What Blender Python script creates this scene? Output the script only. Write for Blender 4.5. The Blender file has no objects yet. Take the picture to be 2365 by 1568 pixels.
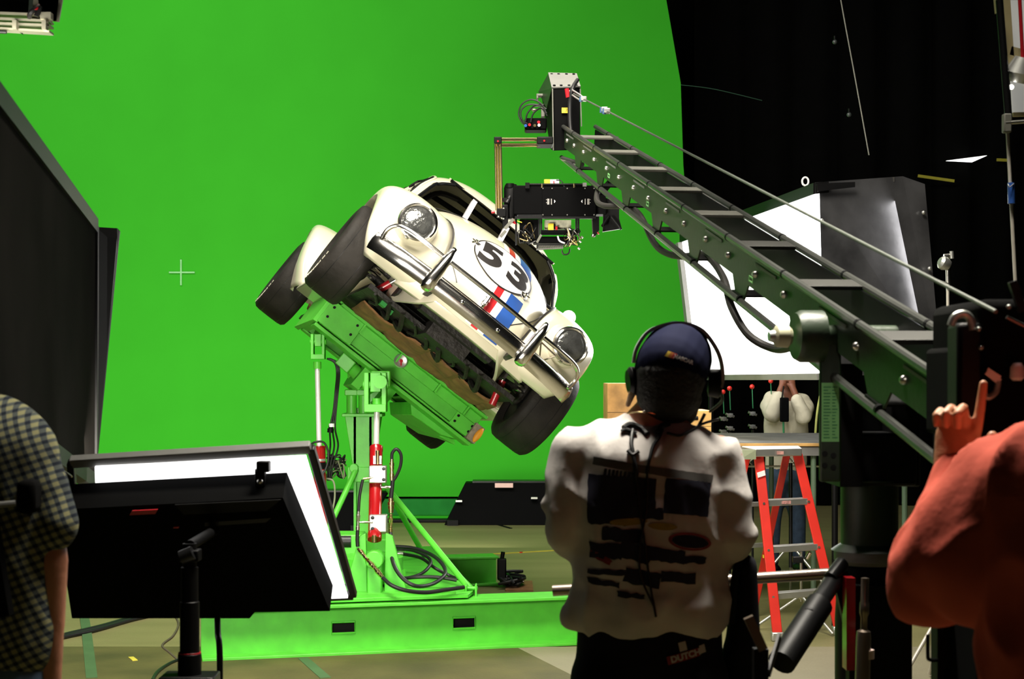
import bpy, bmesh, math, random
from mathutils import Vector, Matrix, noise
from mathutils.bvhtree import BVHTree
random.seed(7)
V = Vector
PI = math.pi
scn = bpy.context.scene
COL = scn.collection

# ---------------------------------------------------------------- camera
F = 3600.0            # focal length in pixels of the 2365 px wide frame
EYE = 1.62            # lens height; the horizon lies on row 870
cam = bpy.data.cameras.new('camera')
cam.sensor_width = 36.0
cam.lens = 36.0 * F / 2365.0
cam.shift_y = (870 - 784) / 2365.0
cam.clip_end = 80
camo = bpy.data.objects.new('camera', cam)
COL.objects.link(camo)
camo.location = (0, 0, EYE)
camo.rotation_euler = (PI / 2, 0, 0)
scn.camera = camo
cam.dof.use_dof = True
cam.dof.focus_distance = 9.2
cam.dof.aperture_fstop = 8.0

# ---------------------------------------------------------------- world, exposure
w = bpy.data.worlds.new('world'); scn.world = w
w.use_nodes = True
w.node_tree.nodes['Background'].inputs[0].default_value = (0.8, 0.85, 1, 1)
w.node_tree.nodes['Background'].inputs[1].default_value = 0.004
scn.view_settings.view_transform = 'Standard'
scn.view_settings.look = 'None'
scn.view_settings.exposure = 0.0
scn.view_settings.gamma = 1.0
scn.view_settings.use_curve_mapping = False

# ---------------------------------------------------------------- studio lamps, and one added chart spot
def area(name, loc, target, sx, sy, power, color=(1, 1, 1), spread=180):
    l = bpy.data.lights.new(name, 'AREA')
    l.shape = 'RECTANGLE'; l.size = sx; l.size_y = sy
    l.energy = power; l.color = color; l.spread = math.radians(spread)
    o = bpy.data.objects.new(name, l)
    COL.objects.link(o)
    o.location = loc
    o.rotation_euler = (V(target) - V(loc)).to_track_quat('-Z', 'Y').to_euler()
    o['kind'] = 'structure'
    return o
WARM = (1.0, 0.93, 0.80)
area('cyclorama_lamp', (-5.3, 13.0, 8.0), (-5.2, 18.2, 3.2), 9, 2.0, 380, (1, 1, 0.93))
area('cyclorama_floor_lamp', (-4.0, 14.6, 0.3), (-4.0, 18.2, 2.2), 8, 0.5, 95, (1, 1, 0.85))
area('overhead_lamp', (-0.6, 5.6, 6.0), (-0.4, 9.4, 1.4), 3.2, 2.0, 262, WARM, 95)
area('stage_lamp', (0.2, 10.4, 7.5), (0.6, 13.4, 0.0), 6.0, 2.0, 200, WARM, 150)
area('front_top_lamp', (0.65, 4.25, 4.7), (0.6, 3.75, 1.0), 1.6, 0.4, 108, WARM, 75)
area('left_panel_lamp', (-1.95, 4.9, 2.0), (-0.6, 9.5, 1.6), 0.9, 1.4, 60, WARM, 150)
area('low_box_lamp', (-1.05, 5.1, 1.25), (-0.8, 9.8, 1.7), 0.7, 0.35, 46, WARM, 110)
area('right_panel_lamp', (1.62, 11.0, 2.2), (-0.3, 9.3, 1.7), 3.0, 1.1, 75, (1, 0.98, 0.95), 170)

sp = bpy.data.lights.new('chart_fill_spot', 'SPOT'); sp.energy = 60; sp.color = WARM; sp.spot_size = math.radians(6.5); sp.spot_blend = 0.6; sp.shadow_soft_size = 0.1  # added spot with no real source, brightens the crane's load chart
so = bpy.data.objects.new('chart_fill_spot', sp); COL.objects.link(so); so.location = (0.65, 1.0, 2.6); so['kind'] = 'structure'
so.rotation_euler = (V((0.84, 4.0, 1.49)) - so.location).to_track_quat('-Z', 'Y').to_euler()

# ---------------------------------------------------------------- helpers
def P(px, py, d):
    """point at depth d (metres from the lens) seen at photo pixel (px, py)"""
    return V(((px - 1182.5) / F * d, d, EYE - (py - 870) / F * d))

MW = {}
def reg(o, M): MW[o.name] = M

def tag(o, label=None, cat=None, group=None, kind=None):
    if label: o['label'] = label
    if cat: o['category'] = cat
    if group: o['group'] = group
    if kind: o['kind'] = kind
    return o

def thing(name, loc, label, cat, group=None, M=None):
    o = bpy.data.objects.new(name, None)
    o.empty_display_size = 0.1
    COL.objects.link(o)
    M = M if M is not None else Matrix.Translation(V(loc))
    o.matrix_world = M
    reg(o, M)
    return tag(o, label, cat, group)

def smooth_pts(pts, n=6):
    pts = [V(p) for p in pts]
    if len(pts) < 3: return pts
    out = []
    for i in range(len(pts) - 1):
        p0 = pts[max(i - 1, 0)]; p1 = pts[i]; p2 = pts[i + 1]; p3 = pts[min(i + 2, len(pts) - 1)]
        for k in range(n):
            t = k / n
            out.append(0.5 * ((2 * p1) + (p2 - p0) * t + (2 * p0 - 5 * p1 + 4 * p2 - p3) * t * t + (3 * p1 - p0 - 3 * p2 + p3) * t ** 3))
    out.append(pts[-1])
    return out

class MB:
    def __init__(s): s.v = []; s.f = []
    def add(s, vs, fs):
        b = len(s.v); s.v += [V(v) for v in vs]; s.f += [tuple(b + i for i in f) for f in fs]; return s
    def obox(s, c, ax, ay, az):
        c, ax, ay, az = V(c), V(ax), V(ay), V(az)
        if ax.cross(ay).dot(az) < 0: az = -az
        vs = [c + ax * i + ay * j + az * k for k in (-1, 1) for j in (-1, 1) for i in (-1, 1)]
        return s.add(vs, [(0, 2, 3, 1), (4, 5, 7, 6), (0, 1, 5, 4), (2, 6, 7, 3), (0, 4, 6, 2), (1, 3, 7, 5)])
    def box(s, c, size):
        return s.obox(c, (size[0] / 2, 0, 0), (0, size[1] / 2, 0), (0, 0, size[2] / 2))
    def span(s, a, b):
        a, b = V(a), V(b); return s.box((a + b) / 2, [abs(x) for x in (b - a)])
    def beam(s, p, q, w, h, up=(0, 0, 1)):
        p, q = V(p), V(q); d = (q - p); L = d.length; d.normalize()
        sd = d.cross(V(up))
        if sd.length < 1e-4: sd = d.cross(V((1, 0, 0)))
        sd.normalize(); u = sd.cross(d)
        return s.obox((p + q) / 2, d * (L / 2), sd * (w / 2), u * (h / 2))
    def prism(s, poly, vec):
        poly = [V(p) for p in poly]; vec = V(vec); n = len(poly)
        nn = V((0, 0, 0))
        for i in range(n): nn += poly[i].cross(poly[(i + 1) % n])
        if nn.dot(vec) > 0: poly.reverse()
        vs = poly + [p + vec for p in poly]
        fs = [tuple(range(n)), tuple(range(2 * n - 1, n - 1, -1))]
        fs += [(i, i + n, (i + 1) % n + n, (i + 1) % n) for i in range(n)]
        return s.add(vs, fs)
    def tube(s, pts, r, n=10, closed=False):
        pts = [V(p) for p in pts]; m = len(pts)
        rs = r if isinstance(r, (list, tuple)) else [r] * m
        t0 = (pts[1] - pts[0]).normalized()
        a = t0.orthogonal().normalized(); vs = []; prev = t0
        for i, p in enumerate(pts):
            if closed: t = (pts[(i + 1) % m] - pts[i - 1])
            else: t = (pts[min(i + 1, m - 1)] - pts[max(i - 1, 0)])
            if t.length < 1e-9: t = prev.copy()
            t.normalize()
            a = (a - t * a.dot(t))
            if a.length < 1e-6: a = t.orthogonal()
            a.normalize(); b = t.cross(a); prev = t
            for k in range(n):
                an = 2 * PI * k / n
                vs.append(p + (a * math.cos(an) + b * math.sin(an)) * rs[i])
        fs = []
        for i in range(m if closed else m - 1):
            j = (i + 1) % m
            for k in range(n):
                l = (k + 1) % n
                fs.append((i * n + k, i * n + l, j * n + l, j * n + k))
        if not closed:
            fs.append(tuple(range(n - 1, -1, -1))); fs.append(tuple((m - 1) * n + k for k in range(n)))
        return s.add(vs, fs)
    def rod(s, p, q, r, n=16): return s.tube([p, q], r, n)
    def lathe(s, prof, o, axis, n=32, caps=True):
        o = V(o); ax = V(axis).normalized(); a = ax.orthogonal().normalized(); b = ax.cross(a)
        vs = []; m = len(prof)
        for r, h in prof:
            for k in range(n):
                an = 2 * PI * k / n
                vs.append(o + ax * h + (a * math.cos(an) + b * math.sin(an)) * r)
        fs = [(i * n + k, i * n + (k + 1) % n, (i + 1) * n + (k + 1) % n, (i + 1) * n + k) for i in range(m - 1) for k in range(n)]
        if caps:
            fs.append(tuple(range(n - 1, -1, -1))); fs.append(tuple((m - 1) * n + k for k in range(n)))
        return s.add(vs, fs)
    def sphere(s, c, r, n=16, m=10):
        c = V(c); r = (r, r, r) if not isinstance(r, (tuple, list)) else r
        vs = [c - V((0, 0, r[2]))]
        for i in range(1, m):
            th = -PI / 2 + PI * i / m
            for k in range(n):
                a = 2 * PI * k / n
                vs.append(c + V((r[0] * math.cos(th) * math.cos(a), r[1] * math.cos(th) * math.sin(a), r[2] * math.sin(th))))
        vs.append(c + V((0, 0, r[2]))); fs = []
        for k in range(n):
            l = (k + 1) % n
            fs.append((0, 1 + l, 1 + k)); fs.append((len(vs) - 1, 1 + (m - 2) * n + k, 1 + (m - 2) * n + l))
            for i in range(m - 2):
                fs.append((1 + i * n + k, 1 + i * n + l, 1 + (i + 1) * n + l, 1 + (i + 1) * n + k))
        return s.add(vs, fs)
    def grid(s, rows, flip=False, closed=False):
        n = len(rows[0]); vs = [p for r in rows for p in r]; fs = []
        for i in range(len(rows) - 1):
            for k in range(n if closed else n - 1):
                l = (k + 1) % n
                q = (i * n + k, i * n + l, (i + 1) * n + l, (i + 1) * n + k)
                fs.append(q[::-1] if flip else q)
        return s.add(vs, fs)
    def xf(s, M): s.v = [M @ v for v in s.v]; return s
    def build(s, name, mat, parent=None, local=False, smooth=True, bevel=0, solid=0, ang=35, label=None, fixn=False):
        if parent is not None and not local:
            Mi = MW[parent.name].inverted(); vs = [Mi @ v for v in s.v]
        else: vs = s.v
        me = bpy.data.meshes.new(name)
        org = None
        if parent is None:       # origin at the base of the thing
            xs = [v.x for v in vs]; ys = [v.y for v in vs]; zs = [v.z for v in vs]
            org = V(((min(xs) + max(xs)) / 2, (min(ys) + max(ys)) / 2, min(zs)))
            vs = [v - org for v in vs]
        me.from_pydata([tuple(v) for v in vs], [], s.f)
        me.validate()
        if fixn:
            bm = bmesh.new(); bm.from_mesh(me); bmesh.ops.remove_doubles(bm, verts=bm.verts, dist=1e-5)
            bmesh.ops.recalc_face_normals(bm, faces=bm.faces); bm.to_mesh(me); bm.free()
        if smooth:
            me.polygons.foreach_set('use_smooth', [True] * len(me.polygons))
            me.set_sharp_from_angle(angle=math.radians(ang))
        me.update()
        o = bpy.data.objects.new(name, me)
        COL.objects.link(o)
        me.materials.append(mat)
        if parent is not None:
            o.parent = parent; reg(o, MW[parent.name])
        else:
            o.location = org; reg(o, Matrix.Translation(org))
        if solid:
            md = o.modifiers.new('Solidify', 'SOLIDIFY'); md.thickness = abs(solid); md.offset = -1 if solid > 0 else 1
        if bevel:
            md = o.modifiers.new('Bevel', 'BEVEL'); md.width = bevel; md.segments = 2; md.limit_method = 'ANGLE'; md.angle_limit = math.radians(40)
        if label: o['label'] = label
        return o

def bake(o):
    """apply all modifiers of o"""
    bpy.context.view_layer.update()
    dg = bpy.context.evaluated_depsgraph_get(); dg.update()
    me = bpy.data.meshes.new_from_object(o.evaluated_get(dg))
    o.modifiers.clear(); o.data = me
    return o

# ---------------------------------------------------------------- materials
def mat(name, col, rough=0.5, metal=0.0, coat=0.0, var=0.12, scale=6, bump=0.0, bscale=60, emit=None, est=0, spec=0.5, tr=0, sheen=0):
    m = bpy.data.materials.new(name); m.use_nodes = True
    nt = m.node_tree; b = nt.nodes['Principled BSDF']
    b.inputs['Roughness'].default_value = rough; b.inputs['Metallic'].default_value = metal
    b.inputs['Coat Weight'].default_value = coat; b.inputs['Coat Roughness'].default_value = 0.06
    b.inputs['Specular IOR Level'].default_value = spec
    if tr: b.inputs['Transmission Weight'].default_value = tr
    if sheen: b.inputs['Sheen Weight'].default_value = sheen
    tc = nt.nodes.new('ShaderNodeTexCoord')
    nz = nt.nodes.new('ShaderNodeTexNoise'); nz.inputs['Scale'].default_value = scale; nz.inputs['Detail'].default_value = 5
    nt.links.new(tc.outputs['Object'], nz.inputs['Vector'])
    rp = nt.nodes.new('ShaderNodeMapRange'); rp.inputs['From Min'].default_value = 0.3; rp.inputs['From Max'].default_value = 0.7
    rp.inputs['To Min'].default_value = 1 - var; rp.inputs['To Max'].default_value = 1 + var
    nt.links.new(nz.outputs['Fac'], rp.inputs['Value'])
    mx = nt.nodes.new('ShaderNodeVectorMath'); mx.operation = 'SCALE'
    mx.inputs[0].default_value = col[:3]
    nt.links.new(rp.outputs['Result'], mx.inputs['Scale'])
    nt.links.new(mx.outputs[0], b.inputs['Base Color'])
    if bump:
        n2 = nt.nodes.new('ShaderNodeTexNoise'); n2.inputs['Scale'].default_value = bscale; n2.inputs['Detail'].default_value = 4
        nt.links.new(tc.outputs['Object'], n2.inputs['Vector'])
        bp = nt.nodes.new('ShaderNodeBump'); bp.inputs['Strength'].default_value = bump; bp.inputs['Distance'].default_value = 0.02
        nt.links.new(n2.outputs['Fac'], bp.inputs['Height']); nt.links.new(bp.outputs['Normal'], b.inputs['Normal'])
    if emit:
        b.inputs['Emission Color'].default_value = (*emit, 1); b.inputs['Emission Strength'].default_value = est
    return m
def srgb(r, g, b):
    f = lambda c: (c / 255 / 12.92) if c <= 10 else ((c / 255 + 0.055) / 1.055) ** 2.4
    return (f(r), f(g), f(b))

M = {}
M['screen'] = mat('chroma_cloth', (0.045, 0.45, 0.022), 0.9, var=0.03, scale=1.5, bump=0.05, bscale=200, spec=0.1)
M['rig'] = mat('chroma_paint', (0.085, 0.50, 0.035), 0.45, var=0.10, scale=9, bump=0.05, bscale=30)
M['black'] = mat('black_paint', (0.0022, 0.0022, 0.0025), 0.5, var=0.2, spec=0.16)
M['blackcloth'] = mat('black_drape', (0.003, 0.003, 0.003), 0.95, spec=0.05)
M['darkmetal'] = mat('dark_metal', (0.014, 0.014, 0.015), 0.38, 0.5, var=0.2)
M['housing'] = mat('brushed_black_sheet', (0.009, 0.008, 0.0075), 0.9, 0.0, var=0.3, scale=3, spec=0.01)
M['rubber'] = mat('tyre_rubber', (0.016, 0.014, 0.012), 0.62, var=0.35, scale=9, bump=0.15, bscale=40, spec=0.2)
M['cable'] = mat('black_cable', (0.008, 0.008, 0.009), 0.45, spec=0.4)
M['chrome'] = mat('chrome', (0.86, 0.84, 0.81), 0.17, 1.0, var=0.05)
M['rodm'] = mat('polished_rod', (0.88, 0.87, 0.84), 0.35, 0.35, 0.5, var=0.02)
M['steel'] = mat('brushed_steel', (0.55, 0.54, 0.5), 0.3, 1.0)
M['alu'] = mat('aluminium', (0.55, 0.56, 0.53), 0.38, 0.8)
M['paint'] = mat('ivory_car_paint', (0.76, 0.71, 0.55), 0.30, 0, 0.6, var=0.015, scale=2)
M['white'] = mat('white_paint', (0.82, 0.82, 0.84), 0.3, 0, 0.4, var=0.02)
M['ink'] = mat('black_ink', (0.02, 0.017, 0.016), 0.45)
M['redstripe'] = mat('red_stripe', srgb(190, 40, 45), 0.35, 0, 0.4)
M['bluestripe'] = mat('blue_stripe', srgb(45, 85, 160), 0.35, 0, 0.4)
M['under'] = mat('sooty_underside', (0.012, 0.010, 0.008), 0.6, var=0.5, scale=14, bump=0.5, bscale=30)
M['card'] = mat('brown_board', (0.22, 0.105, 0.04), 0.75, var=0.35, scale=12, bump=0.3, bscale=10)
M['redpart'] = mat('red_enamel', (0.42, 0.012, 0.02), 0.3, 0, 0.3)
M['redcyl'] = mat('red_cylinder_paint', (0.32, 0.006, 0.008), 0.22, 0, 0.5)
M['brass'] = mat('brass', (0.75, 0.6, 0.3), 0.25, 1.0)
M['emit'] = mat('lit_diffuser', (0.9, 0.9, 0.9), 0.6, emit=(1, 0.985, 0.97), est=2.6)
M['crane'] = mat('crane_green_paint', (0.009, 0.024, 0.007), 0.45, 0.0, var=0.25, scale=8, bump=0.04)
M['crailm'] = mat('crane_rail_metal', (0.12, 0.125, 0.115), 0.30, 0.75, var=0.15)
M['slat'] = mat('crane_rung_paint', (0.12, 0.12, 0.10), 0.6, var=0.15, scale=15)
M['paper'] = mat('lime_paper', (0.25, 0.60, 0.22), 0.7)
M['yellow'] = mat('yellow_label', (0.85, 0.62, 0.03), 0.6)
M['lens'] = mat('lamp_glass', (0.16, 0.165, 0.16), 0.10, 0.7, 0.6, var=0.35, scale=18, bump=0.35, bscale=40)
M['fibred'] = mat('red_fibreglass', (0.62, 0.022, 0.012), 0.4)
M['wood'] = mat('plywood', (0.55, 0.32, 0.10), 0.6, var=0.25, scale=7)
M['skin'] = mat('skin', (0.42, 0.17, 0.10), 0.5, var=0.15, scale=20, bump=0.1, bscale=60)
M['shirt'] = mat('faded_white_cotton', (0.50, 0.47, 0.45), 0.9, var=0.08, scale=12, bump=0.35, bscale=7, spec=0.1)
M['whiteshirt'] = mat('white_cotton', (0.62, 0.58, 0.44), 0.9, var=0.05, bump=0.5, bscale=14, spec=0.1)
M['salmon'] = mat('salmon_cotton', (0.56, 0.10, 0.065), 0.85, var=0.12, bump=0.5, bscale=8, spec=0.15)
M['dpants'] = mat('black_trousers', (0.008, 0.008, 0.011), 0.85, spec=0.1)
M['jeans'] = mat('blue_denim', (0.05, 0.085, 0.15), 0.85, var=0.3, scale=20)
M['navy'] = mat('navy_cloth', (0.003, 0.0045, 0.022), 0.85, spec=0.1)
M['hair'] = mat('dark_hair', (0.004, 0.003, 0.003), 0.7, bump=0.4, bscale=90)
M['blond'] = mat('greying_hair', (0.45, 0.32, 0.20), 0.8, bump=0.5, bscale=120)
M['ylw'] = mat('yellow_tape', (0.55, 0.50, 0.05), 0.7)
M['orange'] = mat('orange_plastic', (0.8, 0.32, 0.02), 0.5)
M['grey'] = mat('grey_paint', (0.17, 0.17, 0.16), 0.5)
M['dkgreen'] = mat('dark_green_tape', (0.05, 0.12, 0.04), 0.7)
M['copper'] = mat('dull_pipe_metal', (0.33, 0.27, 0.22), 0.3, 0.9)
M['ball'] = mat('red_ball', (0.75, 0.03, 0.02), 0.35)
M['fade'] = mat('faded_print', (0.022, 0.022, 0.036), 0.85, spec=0.1)
M['greyprint'] = mat('grey_print', (0.09, 0.085, 0.08), 0.85, spec=0.1)
M['lilac'] = mat('pale_bar_paint', (0.55, 0.53, 0.56), 0.5)

M['galv'] = mat('galvanised', (.50, .49, .38), .4, .6)
M['pole'] = mat('pale_pole', (.62, .58, .50), .4, .3)
M['greysc'] = mat('scuffed_grey', (.20, .21, .19), .6)
M['slatd'] = mat('rung_paint_darkened', (.022, .022, .019), .6, .2, var=.3)  # rung colour darkened so the near rungs stay dim under the front lamp
M['hosem'] = mat('ribbed_hose', (.022, .02, .018), .6)
M['boxblk'] = mat('head_box_paint', (.002, .0022, .002), .5, var=.4, scale=20)

M['camblk'] = mat('camera_black', (.0012, .0012, .0014), .6, spec=.05)
M['glassd'] = mat('dark_glass', (.004, .005, .005), .05, spec=.5)
M['stay'] = mat('dull_wire_rope', (.09, .10, .085), .5, .3)
M['greenrod'] = mat('green_rod', (.02, .22, .08), .5)
M['gripm'] = mat('grip_head_metal', (.30, .30, .28), .3, .8)
M['darkalu'] = mat('dull_aluminium', (.35, .36, .33), .35, .7)
M['fadedw'] = mat('faded_white_ink', (.40, .38, .36), .8)
M['yellowd'] = mat('embroidered_yellow', (.6, .42, .03), .8); M['oranged'] = mat('embroidered_orange', (.5, .15, .02), .8); M['redd'] = mat('embroidered_red', (.40, .02, .02), .8)
M['yellowdim'] = mat('yellow_print', (.30, .20, .03), .8); M['reddim'] = mat('red_print', (.20, .015, .015), .8)
M['greyband'] = mat('headband_grey', (.30, .31, .32), .45)
M['skinlit'] = mat('lit_hand_skin', (.52, .23, .12), .5, bump=.15, bscale=70, var=.1); M['skind'] = mat('tanned_skin', (.20, .07, .035), .55, bump=.1)  # skinlit: skin copy lightened for the light falling on the raised hand

def plaid():
    m = mat('plaid_cotton', (0.5, 0.47, 0.35), 0.9, spec=0.1)
    nt = m.node_tree; b = nt.nodes['Principled BSDF']
    tc = nt.nodes.new('ShaderNodeTexCoord'); sp = nt.nodes.new('ShaderNodeSeparateXYZ')
    mp = nt.nodes.new('ShaderNodeMapping'); mp.inputs['Rotation'].default_value = (0, 0.35, 0)
    nt.links.new(tc.outputs['Object'], mp.inputs[0]); nt.links.new(mp.outputs[0], sp.inputs[0])
    def st(ax, per, wd):
        a = nt.nodes.new('ShaderNodeMath'); a.operation = 'PINGPONG'; a.inputs[1].default_value = per / 2
        nt.links.new(sp.outputs[ax], a.inputs[0])
        c = nt.nodes.new('ShaderNodeMath'); c.operation = 'LESS_THAN'; c.inputs[1].default_value = wd
        nt.links.new(a.outputs[0], c.inputs[0]); return c
    a = st(0, 0.016, 0.0036); c = st(2, 0.016, 0.0036)
    ad = nt.nodes.new('ShaderNodeMath'); ad.operation = 'ADD'; ad.use_clamp = False
    nt.links.new(a.outputs[0], ad.inputs[0]); nt.links.new(c.outputs[0], ad.inputs[1])
    cr = nt.nodes.new('ShaderNodeValToRGB'); e = cr.color_ramp.elements
    cr.color_ramp.interpolation = 'CONSTANT'
    e[0].color = (0.24, 0.23, 0.12, 1); e[1].position = 0.3; e[1].color = (0.07, 0.08, 0.075, 1)
    x = cr.color_ramp.elements.new(0.8); x.color = (0.012, 0.016, 0.025, 1)
    hf = nt.nodes.new('ShaderNodeMath'); hf.operation = 'MULTIPLY'; hf.inputs[1].default_value = 0.5
    nt.links.new(ad.outputs[0], hf.inputs[0]); nt.links.new(hf.outputs[0], cr.inputs[0])
    nt.links.new(cr.outputs[0], b.inputs['Base Color'])
    return m
M['plaid'] = plaid()

def floor_mat():
    m = mat('worn_concrete', (0.2, 0.19, 0.12), 0.55, var=0.1, scale=0.8, bump=0.12, bscale=25)
    nt = m.node_tree; b = nt.nodes['Principled BSDF']
    tc = nt.nodes.new('ShaderNodeTexCoord')
    n1 = nt.nodes.new('ShaderNodeTexNoise'); n1.inputs['Scale'].default_value = 1.3; n1.inputs['Detail'].default_value = 8
    mp = nt.nodes.new('ShaderNodeMapping'); mp.inputs['Scale'].default_value = (0.5, 2.2, 1)
    nt.links.new(tc.outputs['Object'], mp.inputs[0]); nt.links.new(mp.outputs[0], n1.inputs['Vector'])
    cr = nt.nodes.new('ShaderNodeValToRGB'); e = cr.color_ramp.elements
    e[0].position = 0.25; e[0].color = (0.15, 0.14, 0.055, 1); e[1].position = 0.8; e[1].color = (0.22, 0.205, 0.085, 1)
    nt.links.new(n1.outputs['Fac'], cr.inputs[0])
    n2 = nt.nodes.new('ShaderNodeTexNoise'); n2.inputs['Scale'].default_value = 120; n2.inputs['Detail'].default_value = 2
    nt.links.new(tc.outputs['Object'], n2.inputs['Vector'])
    r2 = nt.nodes.new('ShaderNodeMapRange'); r2.inputs['To Min'].default_value = 0.75; r2.inputs['To Max'].default_value = 1.25
    nt.links.new(n2.outputs['Fac'], r2.inputs['Value'])
    vm = nt.nodes.new('ShaderNodeVectorMath'); vm.operation = 'SCALE'
    nt.links.new(cr.outputs[0], vm.inputs[0]); nt.links.new(r2.outputs[0], vm.inputs['Scale'])
    nt.links.new(vm.outputs[0], b.inputs['Base Color'])
    return m
M['floor'] = floor_mat()

# ---------------------------------------------------------------- decals
def bvh_of(o, M=None):
    dg = bpy.context.evaluated_depsgraph_get(); dg.update()
    me = o.evaluated_get(dg).to_mesh()
    vs = [v.co.copy() for v in me.vertices]
    if M is not None: vs = [M @ v for v in vs]
    return BVHTree.FromPolygons(vs, [tuple(p.vertices) for p in me.polygons])

def glyph_polys(txt, size=1.0, bold=0.0, align='CENTER'):
    c = bpy.data.curves.new('t', 'FONT'); c.body = txt; c.size = size; c.offset = bold
    c.align_x = align; c.align_y = 'CENTER'; c.resolution_u = 6
    o = bpy.data.objects.new('t', c); COL.objects.link(o)
    bpy.context.view_layer.update()
    dg = bpy.context.evaluated_depsgraph_get()
    me = bpy.data.meshes.new_from_object(o.evaluated_get(dg))
    vs = [v.co.copy() for v in me.vertices]; fs = [tuple(p.vertices) for p in me.polygons]
    bpy.data.objects.remove(o); bpy.data.curves.remove(c)
    return vs, fs

def decal(name, vs, fs, O, U, W, D, tree, material, parent, off=0.003, maxlen=0.02, world=False, thick=0.0):
    """project the flat shape (u,v)->O+U*u+W*v along D onto the surface held in tree"""
    O, U, W, D = V(O), V(U), V(W), V(D).normalized()
    bm = bmesh.new()
    bv = [bm.verts.new((v[0], v[1], 0)) for v in vs]
    for f in fs:
        try: bm.faces.new([bv[i] for i in f])
        except ValueError: pass
    su = U.length
    bmesh.ops.triangulate(bm, faces=bm.faces)
    for _ in range(6):
        es = [e for e in bm.edges if (e.verts[0].co - e.verts[1].co).length * su > maxlen]
        if not es: break
        bmesh.ops.subdivide_edges(bm, edges=es, cuts=1)
        bmesh.ops.triangulate(bm, faces=[f for f in bm.faces if len(f.verts) > 3])
    kill = []
    for v in bm.verts:
        p = O + U * v.co.x + W * v.co.y
        h, n, i, d = tree.ray_cast(p, D)
        if h is None: kill.append(v); continue
        if n.dot(D) > 0: n = -n
        v.co = h + n * off
    bmesh.ops.delete(bm, geom=kill, context='VERTS')
    for f in bm.faces:
        f.normal_update()
        if f.normal.dot(D) > 0: f.normal_flip()
    mb = MB(); bm.verts.ensure_lookup_table(); bm.verts.index_update()
    mb.add([v.co for v in bm.verts], [tuple(v.index for v in f.verts) for f in bm.faces]); bm.free()
    return mb.build(name, material, parent, local=not world, ang=60)

def rectpoly(u0, v0, u1, v1): return [(u0, v0), (u1, v0), (u1, v1), (u0, v1)], [(0, 1, 2, 3)]
def ellpoly(cu, cv, a, b, n=48, a2=0, b2=0):
    o = [(cu + a * math.cos(2 * PI * k / n), cv + b * math.sin(2 * PI * k / n)) for k in range(n)]
    if not a2:
        return [(cu, cv)] + o, [(0, 1 + k, 1 + (k + 1) % n) for k in range(n)]
    i = [(cu + a2 * math.cos(2 * PI * k / n), cv + b2 * math.sin(2 * PI * k / n)) for k in range(n)]
    return o + i, [(k, (k + 1) % n, n + (k + 1) % n, n + k) for k in range(n)]
# ================================================================ the setting
def struct(name, mb, m, **k):
    o = mb.build(name, m, **k); o['kind'] = 'structure'; return o
struct('floor', MB().box((0, 11, -0.05), (26, 26, 0.1)), M['floor'])
struct('wall_back', MB().box((0, 22.5, 5), (26, 0.2, 10)), M['blackcloth'])
struct('wall_right', MB().box((11, 11, 5), (0.2, 24, 10)), M['blackcloth'])
struct('wall_left', MB().box((-11, 11, 5), (0.2, 24, 10)), M['blackcloth'])
struct('ceiling', MB().box((0, 11, 10.05), (26, 26, 0.1)), M['blackcloth'])

# green screen: tall cloth panel whose right edge steps out below a cut corner
SD = 18.2
scr = MB()
zb = 0.22
pts = [P(-900, 0, SD), P(1592, 0, SD)]
poly = [(-10.5, SD, zb), (2.10, SD, zb), (2.075, SD, 3.1), (2.0, SD, 4.1), (1.97, SD, 5.05), (1.80, SD, 6.03), (1.66, SD, 7.4), (-10.5, SD, 7.4)]
scr.prism(poly, (0, 0.06, 0))
o = scr.build('green_screen', M['screen'], smooth=False)
tag(o, 'tall bright green chroma cloth covering the back of the stage', 'green screen')
o = MB().span((-10.5, 17.5, 0.0), (2.1, 18.15, 0.02)).build('green_floor_cloth', M['screen'], smooth=False)
tag(o, 'narrow strip of green cloth lying on the floor below the screen', 'cloth')
o = MB().span((-10.5, 17.95, 0.02), (2.1, 18.16, 0.20)).build('green_kicker', mat('dull_green_board', (0.02, 0.20, 0.035), 0.9, spec=0.1), smooth=False, bevel=0.01)
tag(o, 'long darker green board along the foot of the screen', 'board')
o = MB().span((-10.5, 17.30, 0.0), (2.6, 17.48, 0.035)).build('cable_ramp', M['black'], smooth=False, bevel=0.01)
tag(o, 'long black cable strip on the floor before the green screen', 'cable ramp')
# tracking cross
c = P(418, 629, SD - 0.012)
mk = MB(); mk.box(c + V((0.01, 0, 0.0)), (0.30, 0.008, 0.018)); mk.box(c, (0.018, 0.0082, 0.30))
tag(mk.build('tracking_mark', mat('pale_green_tape', (0.30, 0.72, 0.30), 0.8), smooth=False), 'pale cross of tape on the green screen', 'tape mark')

# black drape beside the screen
dr = MB()
rows = []
for z in (0.02, 9.5):
    rows.append([V((2.3 + 0.12 * i, 19.6 + 0.07 * math.sin(i * 1.3) + 0.03 * math.sin(i * 3.1), z)) for i in range(70)])
dr.grid(rows)
tag(dr.build('black_curtain', M['blackcloth'], solid=0.02), 'huge black curtain hanging right of the green screen', 'curtain')
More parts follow.
